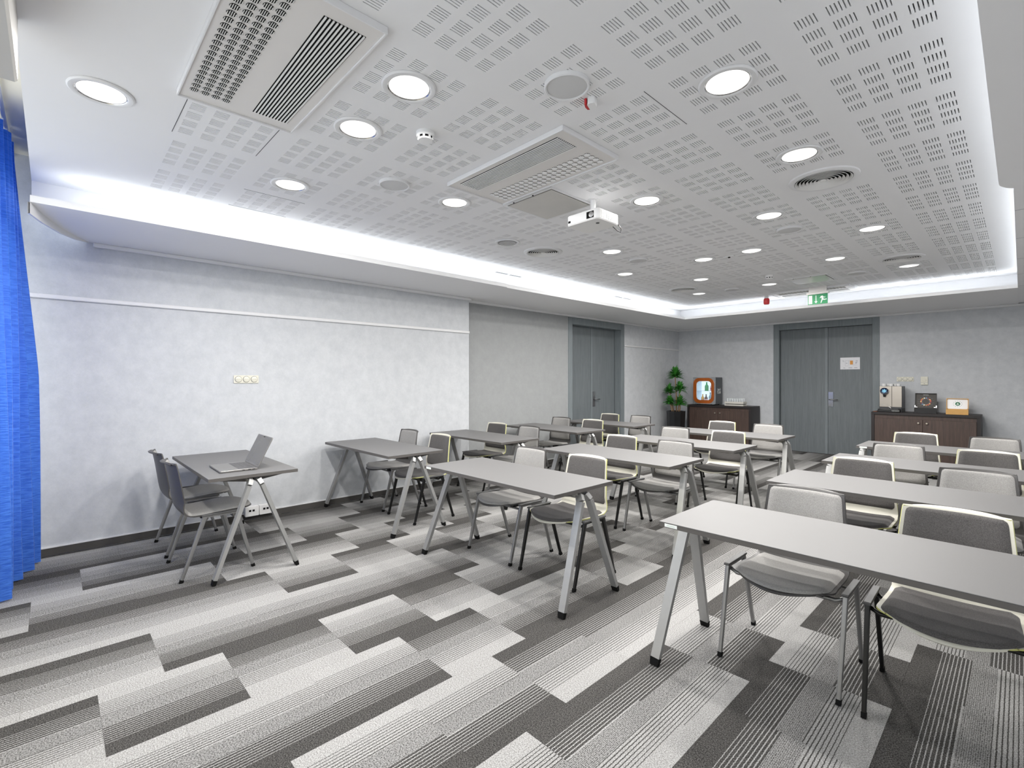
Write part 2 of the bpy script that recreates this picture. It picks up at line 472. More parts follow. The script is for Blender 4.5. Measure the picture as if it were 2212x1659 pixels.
b = MB().box(WL - TH, WR + TH, WF - TH, WF, -0.05, 0.90).box(WL - TH, WR + TH, WF - TH, WF, 3.06, RECESS)
xs = [WL - TH] + [v for ab in WINX for v in ab] + [WR + TH]
for i in range(0, len(xs), 2): b.box(xs[i], xs[i + 1], WF - TH, WF, 0.90, 3.06)
tag(b.build('wall_front', 'warm_light_paint'), 'window wall behind the camera, tinted cream for warm light', 'wall', kind='structure')
for i, (a, c) in enumerate(WINX):
    t = thing('window_%d' % (i + 1), 'white framed window behind the camera, %s of three' % ('left', 'middle', 'right')[i], 'window', ((a + c) / 2, WF - 0.09, 0.9), kind='structure')
    hw = (c - a) / 2
    MB().box(-hw, -hw + .06, -.03, .03, 0, 2.16).box(hw - .06, hw, -.03, .03, 0, 2.16).box(-hw + .06, hw - .06, -.03, .03, 0, .06).box(-hw + .06, hw - .06, -.03, .03, 2.10, 2.16).box(-.03, .03, -.03, .03, .06, 2.10).build('window_frame', 'trim_white', t)
    for s in (-1, 1):
        MB().box(min(s * .03, s * (hw - .06)), max(s * .03, s * (hw - .06)), -.004, .004, .06, 2.10).build('pane', 'pane_glass', t)

# trims on the walls
def tr(n, label, *boxes, mat='trim_white', bev=0.006):
    b = MB()
    for q in boxes: b.box(*q, bev=bev)
    return tag(b.build('trim_%d' % n, mat, smooth=SM), label, 'trim', kind='structure')
tr(1, 'thin white picture rail along the left wall', (WL, WL + .022, -0.35, YSTEP, 2.100, 2.136))
tr(2, 'thin white picture rail between the left door and corner', (WL2, WL2 + .02, D1[1] + .01, WB, 2.120, 2.150))
tr(3, 'white bead under the soffit along the left wall', (WL, WL + .03, 0.25, YSTEP + .03, 2.574, SOF))
tr(4, 'white bead under the soffit over the left door', (WL2, WL2 + .03, YSTEP + .03, WB, 2.574, SOF))
tr(5, 'white bead under the soffit along the back wall', (WL2 + .03, WR, WB - .03, WB, 2.574, SOF))
b = MB().box(WL, WL + .010, WF, YSTEP, 0, .062)
o = tag(b.build('baseboard_left', 'carpet_dark'), 'dark carpet skirting along the left wall', 'baseboard', kind='structure')
MB().box(WL, WL + .013, WF, YSTEP, .062, .072).build('cap_strip', 'trim_white', o)
b = MB().box(WL2, WL2 + .022, YSTEP, 6.70, 0, .062).box(WL2, WL2 + .010, D1[1], WB, 0, .062)
o = tag(b.build('baseboard_left_far', 'carpet_dark'), 'dark carpet skirting along the recessed left wall', 'baseboard', kind='structure')
MB().box(WL2, WL2 + .024, YSTEP, 6.70, .062, .072).box(WL2, WL2 + .013, D1[1], WB, .062, .072).build('cap_strip', 'trim_white', o)
b = MB().box(WL2, D2[0], WB - .010, WB, 0, .062).box(D2[1], WR, WB - .010, WB, 0, .062)
o = tag(b.build('baseboard_back', 'carpet_dark'), 'dark carpet skirting along the back wall', 'baseboard', kind='structure')
MB().box(WL2, D2[0], WB - .013, WB, .062, .072).box(D2[1], WR, WB - .013, WB, .062, .072).build('cap_strip', 'trim_white', o)

# ------------------------------------------------------------------ ceiling
XA, XB = pxk(7) - PP / 2, pxk(0) + PP / 2
JA, JB = -1, 14
YA, YB = pyj(JA) - PP / 2, pyj(JB) + PP / 2
PLAIN = {(1, 5), (6, 5), (1, 11), (6, 11), (3, 2), (4, 2), (3, -1), (4, -1), (3, 14), (4, 14), (4, 3), (3, 12)}
b = MB()
def cq(x0, x1, y0, y1): b.quad(((x0, y0, CEIL), (x0, y1, CEIL), (x1, y1, CEIL), (x1, y0, CEIL)))
cq(TLX - .05, XA, Y0C, TBY + .05); cq(XB, TRX + .05, Y0C, TBY + .05); cq(XA, XB, Y0C, YA); cq(XA, XB, YB, TBY + .05)
for (k, j) in PLAIN: cq(pxk(k) - PP/2, pxk(k) + PP/2, pyj(j) - PP/2, pyj(j) + PP/2)
b.box(TLX - .05, TRX + .05, Y0C, TBY + .05, CEIL + .03, CEIL + .08)
b.box(WL - TH, WR + TH, Y0C, Y0C + .02, CEIL + .001, RECESS)           # upstand at the window side
ce = b.build('ceiling', 'panel_paint')
tag(ce, 'white acoustic ceiling with slotted panels and recessed fittings', 'ceiling', kind='structure')
b = MB().box(WL - TH, WR + TH, WF - TH, Y0C, RECESS, RECESS + .08)
tag(b.build('ceiling_recess', 'warm_light_paint'), 'raised ceiling strip above the window curtains, tinted cream for warm light', 'ceiling', kind='structure')
# one slotted panel: 4 x 4 fields of six slots, each slot a real recess
def panel_mesh():
    xs, ys = [-PP/2], [-PP/2]
    sw, sp, L = .0046, .0132, .066
    for i in range(4):
        c = (i - 1.5) * .1083
        for q in range(6):
            x = c + (q - 2.5) * sp; xs += [x - sw/2, x + sw/2]
        ys += [c - L/2, c + L/2]
    xs.append(PP/2); ys.append(PP/2)
    b = MB(); V = {}
    def v(i, j, z):
        k = (i, j, z)
        if k not in V: V[k] = b.bm.verts.new((xs[i], ys[j], z))
        return V[k]
    D = .014; fs_dark = []
    for i in range(len(xs) - 1):
        for j in range(len(ys) - 1):
            if i % 2 == 1 and j % 2 == 1:
                q = ((i, j), (i, j+1), (i+1, j+1), (i+1, j))
                f = b.bm.faces.new([v(a, c, D) for a, c in q]); f.material_index = 1
                for m in range(4):
                    a, c = q[m], q[(m+1) % 4]
                    b.bm.faces.new((v(*a, 0), v(*a, D), v(*c, D), v(*c, 0)))
            else:
                b.bm.faces.new([v(a, c, 0) for a, c in ((i, j), (i, j+1), (i+1, j+1), (i+1, j))])
    me = bpy.data.meshes.new('ceiling_panel'); b.bm.to_mesh(me); b.bm.free()
    me.materials.append(MAT['panel_paint']); me.materials.append(MAT['slot_dark']); return me
PANEL = panel_mesh()
for k in range(8):
    for j in range(JA, JB + 1):
        if (k, j) in PLAIN: continue
        link('ceiling_panel', PANEL, ce, (pxk(k), pyj(j), CEIL))
# outlines of the removable panels
def outline(cx, cy, w, hgt, sides='nsew'):
    b = MB(); t = .0025; z0, z1 = CEIL - .0012, CEIL + .001
    if 'n' in sides: b.box(cx - w/2, cx + w/2, cy + hgt/2 - t, cy + hgt/2, z0, z1)
    if 's' in sides: b.box(cx - w/2, cx + w/2, cy - hgt/2, cy - hgt/2 + t, z0, z1)
    if 'e' in sides: b.box(cx + w/2 - t, cx + w/2, cy - hgt/2, cy + hgt/2, z0, z1)
    if 'w' in sides: b.box(cx - w/2, cx - w/2 + t, cy - hgt/2, cy + hgt/2, z0, z1)
    b.build('panel_joint', 'slot_dark', ce)
outline(pxk(5), pyj(-1), .44, .44, 'sn'); outline(pxk(7), pyj(0), .44, .44, 'ew'); outline(pxk(2), pyj(2), .45, .44, 'e')

# soffits with the light cove
def slab(name, label, poly, z0, z1, mat='white_paint'):
    b = MB().prism(poly, z0, z1)
    return tag(b.build(name, mat), label, 'soffit', kind='structure')
LIP = 2.655
curve = [(-4.769, -.051), (-5.097, .047), (-5.327, .142), (WL, .225)]
left = [(SLX, Y0C)] + [(SLX, 4.18), (SLX2, 4.19), (SLX2, SBY), (SLX2, SBY + 1.0), (WL2, SBY + 1.0), (WL2, YSTEP), (WL, YSTEP)] + curve[::-1]
slab('soffit_left', 'lowered white soffit with cove light along the left wall', left, SOF, LIP)
slab('soffit_back', 'lowered white soffit with cove light along the back wall', [(SLX2, SBY), (SRX2, SBY), (SRX2, WB), (WL2, WB), (WL2, SBY + 1.0), (SLX2, SBY + 1.0)], SOF, LIP)
rc = [(SRX + .13 - .13 * math.cos(a), 4.10 + .19 * math.sin(a)) for a in [i * PI / 16 for i in range(9)]]
right = [(SRX, Y0C)] + rc + [(WR, 4.29), (WR, Y0C)]
o = slab('soffit_right', 'lowered grey-shaded soffit with rounded corner at the upper right', right, SOF, LIP)
b = MB().prism([(SRX2, 4.2905), (SRX2, SBY), (SRX2, WB), (WR, WB), (WR, 4.2905)], SOF + .012, LIP)
o = tag(b.build('soffit_right_far', 'white_paint'), 'lowered white soffit behind the rounded corner at the right', 'soffit', kind='structure')
for y in (4.88, 5.86, 6.85, 7.85, 8.85):
    MB().box(SRX2 + .002, WR, y - .003, y + .003, SOF + .0112, SOF + .013).build('panel_joint', 'print_grey', o)
# cove back faces and lip edges
b = MB()
b.box(TLX - .05, TLX, Y0C, TBY + .05, LIP, CEIL).box(TLX, TRX, TBY, TBY + .05, LIP, CEIL).box(TRX, TRX + .05, Y0C, TBY + .05, LIP, CEIL)
tag(b.build('trim_6', 'white_paint'), 'white upstand at the back of the light cove', 'cove', kind='structure')
b = MB().box(WL - TH, TLX - .05, Y0C + .32, TBY, LIP + .001, LIP + .02)
tag(b.build('trim_7', 'white_paint'), 'hidden top board behind the left cove upstand', 'cove', kind='structure')
# curved downstand at the near end of the left soffit
b = MB(); cp = [(SLX - .001, Y0C)] + curve
top, bot, top2, bot2 = [], [], [], []
for i, (x, y) in enumerate(cp):
    f = i / (len(cp) - 1); zb = SOF - .075 * (1 - f) ** 0.8 - .002
    top.append((x, y, SOF)); bot.append((x, y, zb)); top2.append((x - .006, y - .012, SOF)); bot2.append((x - .006, y - .012, zb))
b.grid([top2, top, bot, bot2, top2])
tag(b.build('trim_8', 'white_paint'), 'curved white edge board at the near end of the left soffit', 'trim', kind='structure')
# LED strips (visible emitters lying in the cove)
for nm, q in (('left', (-4.615, -4.600, Y0C + .03, SBY + .1)), ('back', (SLX, SRX, SBY + .115, SBY + .13)), ('right', (SRX + .125, SRX + .14, Y0C + .03, SBY + .1))):
    tag(MB().box(*q, LIP, LIP + .01).build('led_strip', 'led_glow'), 'white LED strip lying in the %s light cove' % nm, 'led strip')

# ------------------------------------------------------------------ downlights, speakers, diffusers
RING = MB().lathe([(.130, 0), (.130, -.004), (.124, -.009), (.108, -.010), (.101, -.006), (.0985, -.002)], 40).mesh('trim_ring', 'trim_white', SM)
CAN = MB().lathe([(.1015, -.0065), (.0985, -.0035), (.0955, -.0030)], 40).mesh('reflector', 'chrome', SM)
LENS = MB().lathe([(.097, -.0028), (.05, -.0024), (0, -.0022)], 40).mesh('lens', 'lens_on', SM)
def facet_lens():
    b = MB(); n = 26
    for i in range(n):
        for j in range(n):
            x, y = (i - n/2 + .5) * .0075, (j - n/2 + .5) * .0075
            if x*x + y*y > .092**2: continue
            d = .0034; z = .0045
            base = [b.bm.verts.new((x + a*d, y + c*d, z)) for a, c in ((-1,-1),(1,-1),(1,1),(-1,1))]
            tip = b.bm.verts.new((x, y, z + .006))
            for m in range(4): b.bm.faces.new((base[m], base[(m+1) % 4], tip))
    return b.mesh('prism_reflector', 'chrome')
FACET = facet_lens()
BACKDISC = MB().lathe([(.0985, .012), (0, .012)], 40).mesh('lamp_back', 'lens_on')
BACKOFF = MB().lathe([(.0985, .012), (0, .012)], 40).mesh('lamp_back', 'silver')
DL = {(5, -2): 'nearest the blue curtain, on the plain ceiling', (3, 0): 'faceted and bright, beside the slatted ventilation unit',
      (4, 0): 'between the ventilation unit and the smoke detector', (6, 0): 'above the laptop table, near the left cove',
      (5, 2): 'left of the brushed ceiling hatch', (3, 4): 'just right of the projector', (1, 2): 'large and faceted at the upper right',
      (1, 4): 'in front of the large round air diffuser', (2, 6): 'in front of the right flat loudspeaker',
      (1, 8): 'behind the large round air diffuser at the right', (6, 4): 'unlit and glittering, over the second wall desk',
      (5, 6): 'behind the projector to its left', (3, 8): 'right one of the pair mid ceiling', (4, 8): 'left one of the pair mid ceiling',
      (6, 8): 'over the third wall desk, near the left cove', (5, 10): 'in front of the far left air diffuser',
      (6, 12): 'farthest left, behind the far left air diffuser', (2, 10): 'in front of the far ceiling hatch, right side',
      (1, 12): 'farthest right, behind the far right air diffuser', (4, 12): 'near the red alarm, left of the far hatch'}
for (k, j), txt in DL.items():
    t = thing('downlight', 'round recessed ceiling downlight ' + txt, 'downlight', (pxk(k), pyj(j), CEIL - .001), group='recessed downlights in the ceiling')
    link('trim_ring', RING, t); link('reflector', CAN, t)
    off = (k, j) == (6, 4)
    if off: link('prism_reflector', FACET, t, (0, 0, -.0130)); link('lamp_back', BACKOFF, t, (0, 0, -.0140)); continue
    link('lens', LENS, t)
    l = bpy.data.lights.new('downlight_lamp', 'AREA'); l.shape = 'DISK'; l.size = .17; l.energy = DOWNLIGHT_W
    l.color = (1.0, 0.975, 0.94); l.spread = math.radians(180)
    lo = bpy.data.objects.new('lamp', l); COL.objects.link(lo); lo.parent = t; lo.location = (0, 0, -.0135)
SPK_R = MB().lathe([(.108, 0), (.108, -.016), (.103, -.020), (.097, -.018), (.097, -.012)], 40).mesh('rim', 'trim_white', SM)
SPK_G = MB().lathe([(.0975, -.013), (.06, -.0165), (0, -.018)], 40).mesh('grille', 'speaker_mesh', SM)
SPT = {(2, 1): 'large in the foreground, beside the red indicator', (5, 1): 'left side, above the front wall desk', (2, 7): 'right side, mid ceiling',
       (5, 7): 'left side, mid ceiling', (2, 12): 'far end, right of the far hatch', (5, 12): 'far end, left side'}
for (k, j), txt in SPT.items():
    t = thing('ceiling_speaker', 'round grey ceiling loudspeaker, ' + txt, 'loudspeaker', (pxk(k), pyj(j), CEIL), group='round ceiling loudspeakers')
    link('rim', SPK_R, t); link('grille', SPK_G, t)
DIF_BASE = MB().lathe([(.175, -.0005), (0, -.0005)], 40).mesh('duct', 'vent_dark')
DIF_RIM = MB().lathe([(.214, 0), (.210, -.008), (.190, -.016), (.176, -.014), (.172, -.001)], 48).mesh('outer_rim', 'trim_white', SM)
DIFR = []
for i in range(7):
    r = .160 - i * .0225
    DIFR.append(MB().lathe([(r, -.003), (r + .012, -.016), (r + .0105, -.017), (r - .002, -.004), (r, -.003)], 40).mesh('cone_ring', 'vent_grey', SM))
DIF_C = MB().lathe([(.020, -.012), (.012, -.018), (0, -.0185)], 24).mesh('centre_cap', 'vent_grey', SM)
for (k, j), txt in {(1, 5): 'large near right, beside two lights', (6, 5): 'left side, over the third wall desk', (1, 11): 'far right end', (6, 11): 'far left end'}.items():
    t = thing('air_diffuser', 'round white air diffuser of concentric rings, ' + txt, 'air diffuser', (pxk(k), pyj(j), CEIL), group='round ceiling air diffusers')
    link('outer_rim', DIF_RIM, t); link('duct', DIF_BASE, t); link('centre_cap', DIF_C, t)
    for me in DIFR: link('cone_ring', me, t)

# cassette units
NOZ_D = MB().lathe([(.0185, -.0005), (0, -.0005)], 16).mesh('nozzle', 'vent_dark')
def noz():
    b = MB()
    for i in range(5):
        y = (i - 2) * .0074; hw = math.sqrt(max(.0182**2 - y*y, 1e-6))
        b.bar((-hw, y, -.0035), (hw, y, -.0035), .0046, .0012, side=(0, .80, .60))
    me = b.mesh('vane', 'vent_grey'); return me
VANES = noz()
SLAT = MB().bar((-.456, 0, -.003), (.456, 0, -.003), .0062, .0042, side=(0, 1, 0)).mesh('slat', 'vent_grey')
def cassette(label, y, flip, rows=21):
    t = thing('ventilation_unit', label, 'ventilation unit', (-2.285, y - .006, CEIL), PI if flip else 0, group='rectangular ceiling ventilation units')
    b = MB(); b.box(-.535, .535, -.265, .265, -.022, 0, bev=.004)
    b.build('cover_plate', 'silver_plate', t)
    b = MB().box(-.535, .535, .262, .268, -.030, -.001).box(-.535, .535, -.268, -.262, -.030, -.001).box(-.540, -.534, -.268, .268, -.030, -.001).box(.534, .540, -.268, .268, -.030, -.001)
    b.build('edge_frame', 'trim_white', t)
    MB().box(-.456, .456, .046, .218, -.0226, -.021).build('grille_opening', 'vent_dark', t)
    for i in range(11): link('slat', SLAT, t, (0, .054 + i * .0156, -.0226))
    for i in range(rows):
        for q in range(4):
            n = link('nozzle', NOZ_D, t, (-.44 + i * .0443, -.212 + q * .0447, -.0222)); link('vane', VANES, n)
cassette('near silver ventilation unit with long slats and dark round nozzles', pyj(-1), False)
cassette('middle ventilation unit with long slats, beside the projector', pyj(2), True)
cassette('far ventilation unit above the exit sign', pyj(14), False, 21)
def hatch(label, cx, cy):
    t = thing('ceiling_hatch', label, 'hatch', (cx, cy, CEIL))
    b = MB().box(-.262, .262, -.262, -.238, -.008, 0).box(-.262, .262, .238, .262, -.008, 0).box(-.262, -.238, -.238, .238, -.008, 0).box(.238, .262, -.238, .238, -.008, 0)
    b.build('frame', 'trim_white', t)
    MB().box(-.236, .236, -.236, .236, -.0015, 0).build('gap', 'vent_dark', t)
    MB().box(-.236, .226, -.226, .236, -.009, -.002, bev=.002).build('flap', 'hatch_metal', t)
    for x in (-.15, .06): MB().lathe([(.006, -.0085), (.006, -.013), (0, -.0135)], 10, c=(x, -.25, 0)).build('screw', 'vent_dark', t)
hatch('brushed grey square ceiling hatch behind the projector', -2.62, pyj(3) + .045)
hatch('brushed grey square ceiling hatch at the far end', -2.04, pyj(12) + .05)
for nm, y in (('over the second wall desk', 4.42), ('near the left door', 7.11)):
    t = thing('slot_diffuser', 'thin two part slot diffuser in the ceiling ' + nm, 'air diffuser', (-4.72, y, CEIL))
    for s in (-1, 1):
        MB().box(-.035, .035, s * .125 - .115, s * .125 + .115, -.006, 0, bev=.002).build('blade', 'vent_grey', t)
        MB().box(-.022, .022, s * .125 - .105, s * .125 + .105, -.0068, -.0055).build('slot', 'ring_grey', t)

# smoke detectors etc
def detector(label, x, y):
    t = thing('smoke_detector', label, 'smoke detector', (x, y, CEIL))
    MB().lathe([(.052, 0), (.052, -.018), (.046, -.024), (.044, -.026)], 28).build('base', 'device_white', t, SM)
    MB().lathe([(.041, -.024), (.041, -.040)], 28).build('chamber', 'vent_dark', t, SM)
    MB().lathe([(.044, -.038), (.040, -.046), (0, -.050)], 28).build('cap', 'device_white', t, SM)
    for i in range(8):
        a = i * PI / 4
        MB().box(.040, .045, -.006, .006, -.041, -.023).build('rib', 'device_white', t, rot=(0, 0, a))
detector('white round smoke detector near the front of the ceiling', -2.346, 1.544)
detector('white round smoke detector at the far end of the ceiling', -2.352, 7.035)
t = thing('presence_sensor', 'tiny white sensor amid the ceiling pair of lights', 'sensor', (-2.298, 5.595, CEIL))
MB().box(-.06, .06, -.02, .02, -.012, 0, bev=.004).build('housing', 'device_white', t); MB().lathe([(.014, -.011), (.012, -.022), (0, -.025)], 16).build('eye', 'vent_dark', t, SM)
t = thing('alarm_indicator', 'small white ceiling indicator with dark red lens beside the loudspeaker', 'indicator', (-1.488, 1.965, CEIL), math.radians(20))
MB().prism(rrect(-.018, .022, -.028, .028, .012), -.036, 0).build('housing', 'device_white', t, SM)
MB().prism([(-.030, -.026), (-.019, -.029), (-.019, .029), (-.030, .026), (-.034, 0)], -.034, -.004).build('red_lens', 'red_plastic', t)
t = thing('alarm_sounder', 'red round alarm sounder hanging near the back soffit', 'alarm', (-2.97, 8.75, CEIL))
MB().lathe([(.035, 0), (.035, -.04)], 24).build('base', 'device_white', t, SM)
MB().lathe([(.040, -.04), (.046, -.055), (.046, -.125), (.036, -.14), (0, -.142)], 24).build('body', 'red_plastic', t, SM)

# exit sign
t = thing('exit_sign', 'green running man exit sign hanging from the ceiling', 'exit sign', (-2.135, 8.43, CEIL - .028), math.radians(-3))
MB().box(-.15, .15, -.022, .022, -.085, -.052, bev=.004).build('bracket', 'silver_plate', t)
MB().box(-.12, .12, -.012, .012, -.053, .028).build('hanger', 'silver_plate', t)
MB().box(-.132, .132, -.006, .006, -.235, -.086).build('plate', 'sign_green', t)
def flat(parent, name, mat, poly, y0=-.0075, y1=-.0058): return MB().prism(poly, y0, y1, axis='y').build(name, mat, parent)
flat(t, 'door_symbol', 'sign_white', [(-.122, -.225), (-.072, -.225), (-.072, -.098), (-.122, -.098)])
flat(t, 'arrow_symbol', 'sign_white', [(-.026, -.102), (-.016, -.102), (-.016, -.190), (.000, -.190), (-.021, -.222), (-.042, -.190), (-.026, -.190)])
flat(t, 'runner_symbol', 'sign_white', [(.045, -.118), (.066, -.112), (.084, -.135), (.104, -.134), (.104, -.143), (.080, -.145), (.072, -.138), (.078, -.160), (.096, -.168), (.122, -.165), (.122, -.175), (.090, -.181), (.070, -.176), (.062, -.190), (.050, -.222), (.041, -.222), (.048, -.186), (.056, -.166), (.050, -.140), (.036, -.150), (.029, -.145)])
MB().lathe([(.011, -.0015), (0, -.0015)], 16).build('runner_head', 'sign_white', t, loc=(.050, -.0062, -.106), rot=(PI/2, 0, 0))

# projector
t = thing('projector', 'white ceiling projector hanging on a short pole', 'projector', (-2.27, 3.01, 2.62))
MB().prism(rrect(-.15, .15, -.135, .135, .03), 0, .078, bev=.006).build('body', 'device_white', t, SM)
MB().prism(rrect(-.145, .145, -.13, .13, .03), -.001, .002).build('base_plate', 'vent_grey', t, SM)
MB().box(.045, .110, -.1365, -.134, .012, .062).build('lens_window', 'vent_dark', t)
MB().lathe([(.021, 0), (.021, .004), (.016, .006), (0, .003)], 24).build('lens', 'silver', t, SM, loc=(.088, -.134, .037), rot=(PI/2, 0, 0))
MB().box(-.130, -.108, -.1365, -.134, .018, .034).build('ir_window', 'vent_dark', t)
for i in range(9): MB().box(.148, .1525, -.095 + i * .022, -.083 + i * .022, .012, .066).build('vent_rib', 'vent_grey', t)
MB().lathe([(.014, -.0015), (.012, -.006), (0, -.0065)], 16, c=(.075, -.04, 0)).build('foot', 'cap_grey', t, SM)
t2 = MB().lathe([(.021, 0), (.021, .155)], 20, c=(-.05, .07, .076)).build('mount_pole', 'device_white', t, SM)
MB().lathe([(.05, .226), (.05, .231)], 20, c=(-.05, .07, 0)).build('mount_plate', 'device_white', t, SM)
MB().tube([(.10, .12, -.001), (.12, .15, -.03), (.14, .165, -.045), (.15, .16, -.02), (.14, .13, .01)], .003).build('cable', 'cable_black', t, 3)

# ------------------------------------------------------------------ doors
def door(n, label, w, hgt, recess, frame_w, leaf_split, loc, rz, lever_side):
    """local frame: x along wall, y into the wall, z up; origin at centre of the opening on the wall plane"""
    t = thing('door_%d' % n, label, 'door', loc, rz, kind='structure')
    W2 = w / 2
    for s in (-1, 1):
        x0, x1 = sorted((s * W2, s * (W2 - frame_w)))
        MB().box(x0, x1, -.012, recess, 0, hgt, bev=.003).build('jamb', 'frame_wood', t)
    MB().box(-W2 + frame_w, W2 - frame_w, -.012, recess, hgt - .125, hgt, bev=.003).build('header', 'frame_wood', t)
    iw = W2 - frame_w; top = hgt - .127
    lf = MB().box(-iw + .004, leaf_split - .002, recess, recess + .045, .004, top, bev=.002).build('door_leaf', 'door_wood', t)
    rl = MB().box(leaf_split + .002, iw - .004, recess, recess + .045, .004, top, bev=.002).build('door_leaf', 'door_wood', t)
    MB().box(leaf_split - .05, leaf_split - .001, recess - .010, recess, .004, top).build('cover_strip', 'frame_wood', lf)
    MB().box(-W2, W2, recess + .045, recess + .06, 0, hgt).build('backing', 'vent_dark', t)
    hx = leaf_split + lever_side
    MB().box(hx - .043, hx + .043, recess - .008, recess, .915, 1.205, bev=.003).build('handle_plate', 'chrome' if n == 2 else 'machine_side', rl)
    MB().tube([(hx - .012, recess - .006, 1.058), (hx - .012, recess - .055, 1.058), (hx + .01, recess - .06, 1.057), (hx + .125, recess - .058, 1.056)], .0095, 10).build('lever', 'chrome', rl, 3)
    if n == 1: MB().box(hx - .03, hx + .03, recess - .010, recess - .007, 1.10, 1.20).build('lock_cover', 'chrome', rl)
    return t
door(2, 'grey wood double door in the back wall with a paper sign', D2[1] - D2[0], D2[2], .085, .105, .065, ((D2[0] + D2[1]) / 2, WB, 0), 0, .045)
door(1, 'grey wood double door set deep in the left wall', D1[1] - D1[0], D1[2], .15, .115, .02, (WL2, (D1[0] + D1[1]) / 2, 0), PI / 2, .05)

t = thing('paper_sign', 'white paper floor plan taped to the back door', 'paper sign', (-2.226, WB + .083, 1.745))
MB().box(-.155, .155, -.001, .001, -.112, .112).build('sheet', 'paper', t)
P = lambda x0, x1, z0, z1, m: MB().box(x0, x1, -.0018, -.0009, z0, z1).build('print', m, t)
P(.00, .046, -.022, .052, 'print_orange')
for x0, x1, z0, z1 in ((-.075, -.073, -.045, .05), (-.075, .0, .05, .052), (-.02, -.018, -.03, .05), (-.075, 0, -.047, -.045), (.05, .052, -.03, .052), (.05, .11, -.03, -.028),
                       (.085, .105, .0, .012), (.10, .116, .02, .030), (.095, .12, .045, .052), (-.065, -.04, .0, .008), (-.115, -.09, .035, .040), (-.12, -.095, .05, .054),
                       (-.105, -.075, -.088, -.080), (-.025, .035, -.086, -.078), (.065, .115, -.086, -.078), (.09, .092, -.01, .05)): P(x0, x1, z0, z1, 'print_grey')

# ------------------------------------------------------------------ wall switches and sockets
def triple(label, loc, rz, w=.232, hgt=.080):
    t = thing('switch_plate', label, 'switch', loc, rz)
    MB().prism(rrect(-w/2, w/2, -hgt/2, hgt/2, .006), -.010, 0, axis='y', bev=.002).build('plate', 'device_cream', t, SM)
    for i in (-1, 0, 1):
        d = MB().lathe([(.029, 0), (.029, .006), (.026, .008), (0, .008)], 28).build('dial', 'device_cream', t, SM, loc=(i * .0735, -.0095, 0), rot=(PI/2, 0, 0))
        MB().lathe([(.0325, .0003), (.0325, .0012), (.029, .0012)], 28).build('groove', 'ring_grey', d)  # grey ring colours in the shading round the dial
        MB().box(-.026, .026, -.0006, .0006, .0078, .0086).build('groove', 'ring_grey', d)
triple('cream three gang round switch plate on the left wall', (WL, 1.438, 1.443), PI / 2)
triple('cream three gang switch plate above the coffee machine', (-1.402, WB, 1.447), 0)
t = thing('thermostat', 'cream thermostat with round dial above the capsule boxes', 'thermostat', (-1.145, WB, 1.42))
MB().prism(rrect(-.047, .047, -.071, .071, .006), -.022, 0, axis='y', bev=.003).build('housing', 'device_cream', t, SM)
MB().lathe([(.026, 0), (.024, .009), (0, .010)], 28).build('dial', 'device_cream', t, SM, loc=(0, -.022, .012), rot=(PI/2, 0, 0))
MB().box(-.046, .046, -.0228, -.0218, -.031, -.0285).build('groove', 'ring_grey', t); MB().box(-.006, .006, -.023, -.0218, -.052, -.044).build('mark', 'ring_grey', t)
t = thing('socket_box', 'white low wall socket box behind the laptop table', 'socket', (WL, 1.548, .090), PI / 2)
for s in (-1, 1):
    q = MB().prism(rrect(s * .067 - .065, s * .067 + .065, -.05, .05, .008), -.055, 0, axis='y', bev=.003).build('housing', 'device_white', t, SM)
    MB().box(s * .067 - .042, s * .067 + .042, -.0562, -.0548, -.012, .028, ).build('insert', 'trim_white', q)
    for d in (-.02, .012): MB().box(s * .067 + d - .011, s * .067 + d + .011, -.0572, -.056, -.002, .018).build('port', 'vent_dark', q)

# ------------------------------------------------------------------ table
def build_table():
    t = thing('folding_table', 'table', 'table')
    L, Dp, Ht, th = 1.41, .61, .74, .025
    MB().box(-L/2, L/2, -Dp/2, Dp/2, Ht - .0035, Ht, bev=.0012).build('tabletop', 'table_top', t)
    MB().box(-L/2, L/2, -Dp/2, Dp/2, Ht - th, Ht - .0035).build('tabletop_edge', 'table_edge', t)
    zt = Ht - th
    for s in (-1, 1):
        MB().prism([(-.285, zt), (.285, zt), (.285, zt - .006), (.05, zt - .040), (-.05, zt - .040), (-.285, zt - .006)], min(s * .56, s * .62), max(s * .56, s * .62), axis='x').build('support_arm', 'table_edge', t)
        for q in (-1, 1):
            b = MB()
            foot = Vector((s * .742, q * .275, .032)); knee = Vector((s * .700, q * .045, .655)); ch = Vector((s * .678, q * .030, .690)); inn = Vector((s * .60, q * .030, .697))
            b.bar(foot, knee, .046, .024, side=(1, 0, 0), w1=.050, d1=.028)
            b.bar(knee, ch, .050, .029, side=(1, 0, 0), w1=.046, d1=.032)
            b.bar(ch, inn, .030, .034, side=(0, 0, 1))
            lg = b.build('leg', 'table_leg', t)
            d = (foot - knee).normalized()
            b = MB(); b.bar(foot + d * -.004, Vector((s * .7435, q * .284, 0.0)), .049, .027, side=(1, 0, 0), w1=.042, d1=.022); b.build('foot_cap', 'rubber', lg)
    MB().box(-.56, .56, -.02, .02, zt - .036, zt - .001).build('beam', 'table_leg', t)
    return t
ROWW = ['front', 'second', 'third', 'rear']
COLW = {'L': 'wall', 'M': 'middle', 'R': 'right'}
TBL = {('L', 0): (-4.675, 2.520), ('L', 1): (-4.680, 3.915), ('L', 2): (-4.735, 5.335), ('L', 3): (-4.680, 6.57),
       ('M', 0): (-2.652, 2.505), ('M', 1): (-2.648, 3.885), ('M', 2): (-2.650, 5.150), ('M', 3): (-2.655, 6.43),
       ('R', 0): (-0.532, 2.485), ('R', 1): (-0.517, 3.895), ('R', 2): (-0.492, 5.140), ('R', 3): (-0.507, 6.495)}
TROT = {('L', 2): -1.5}
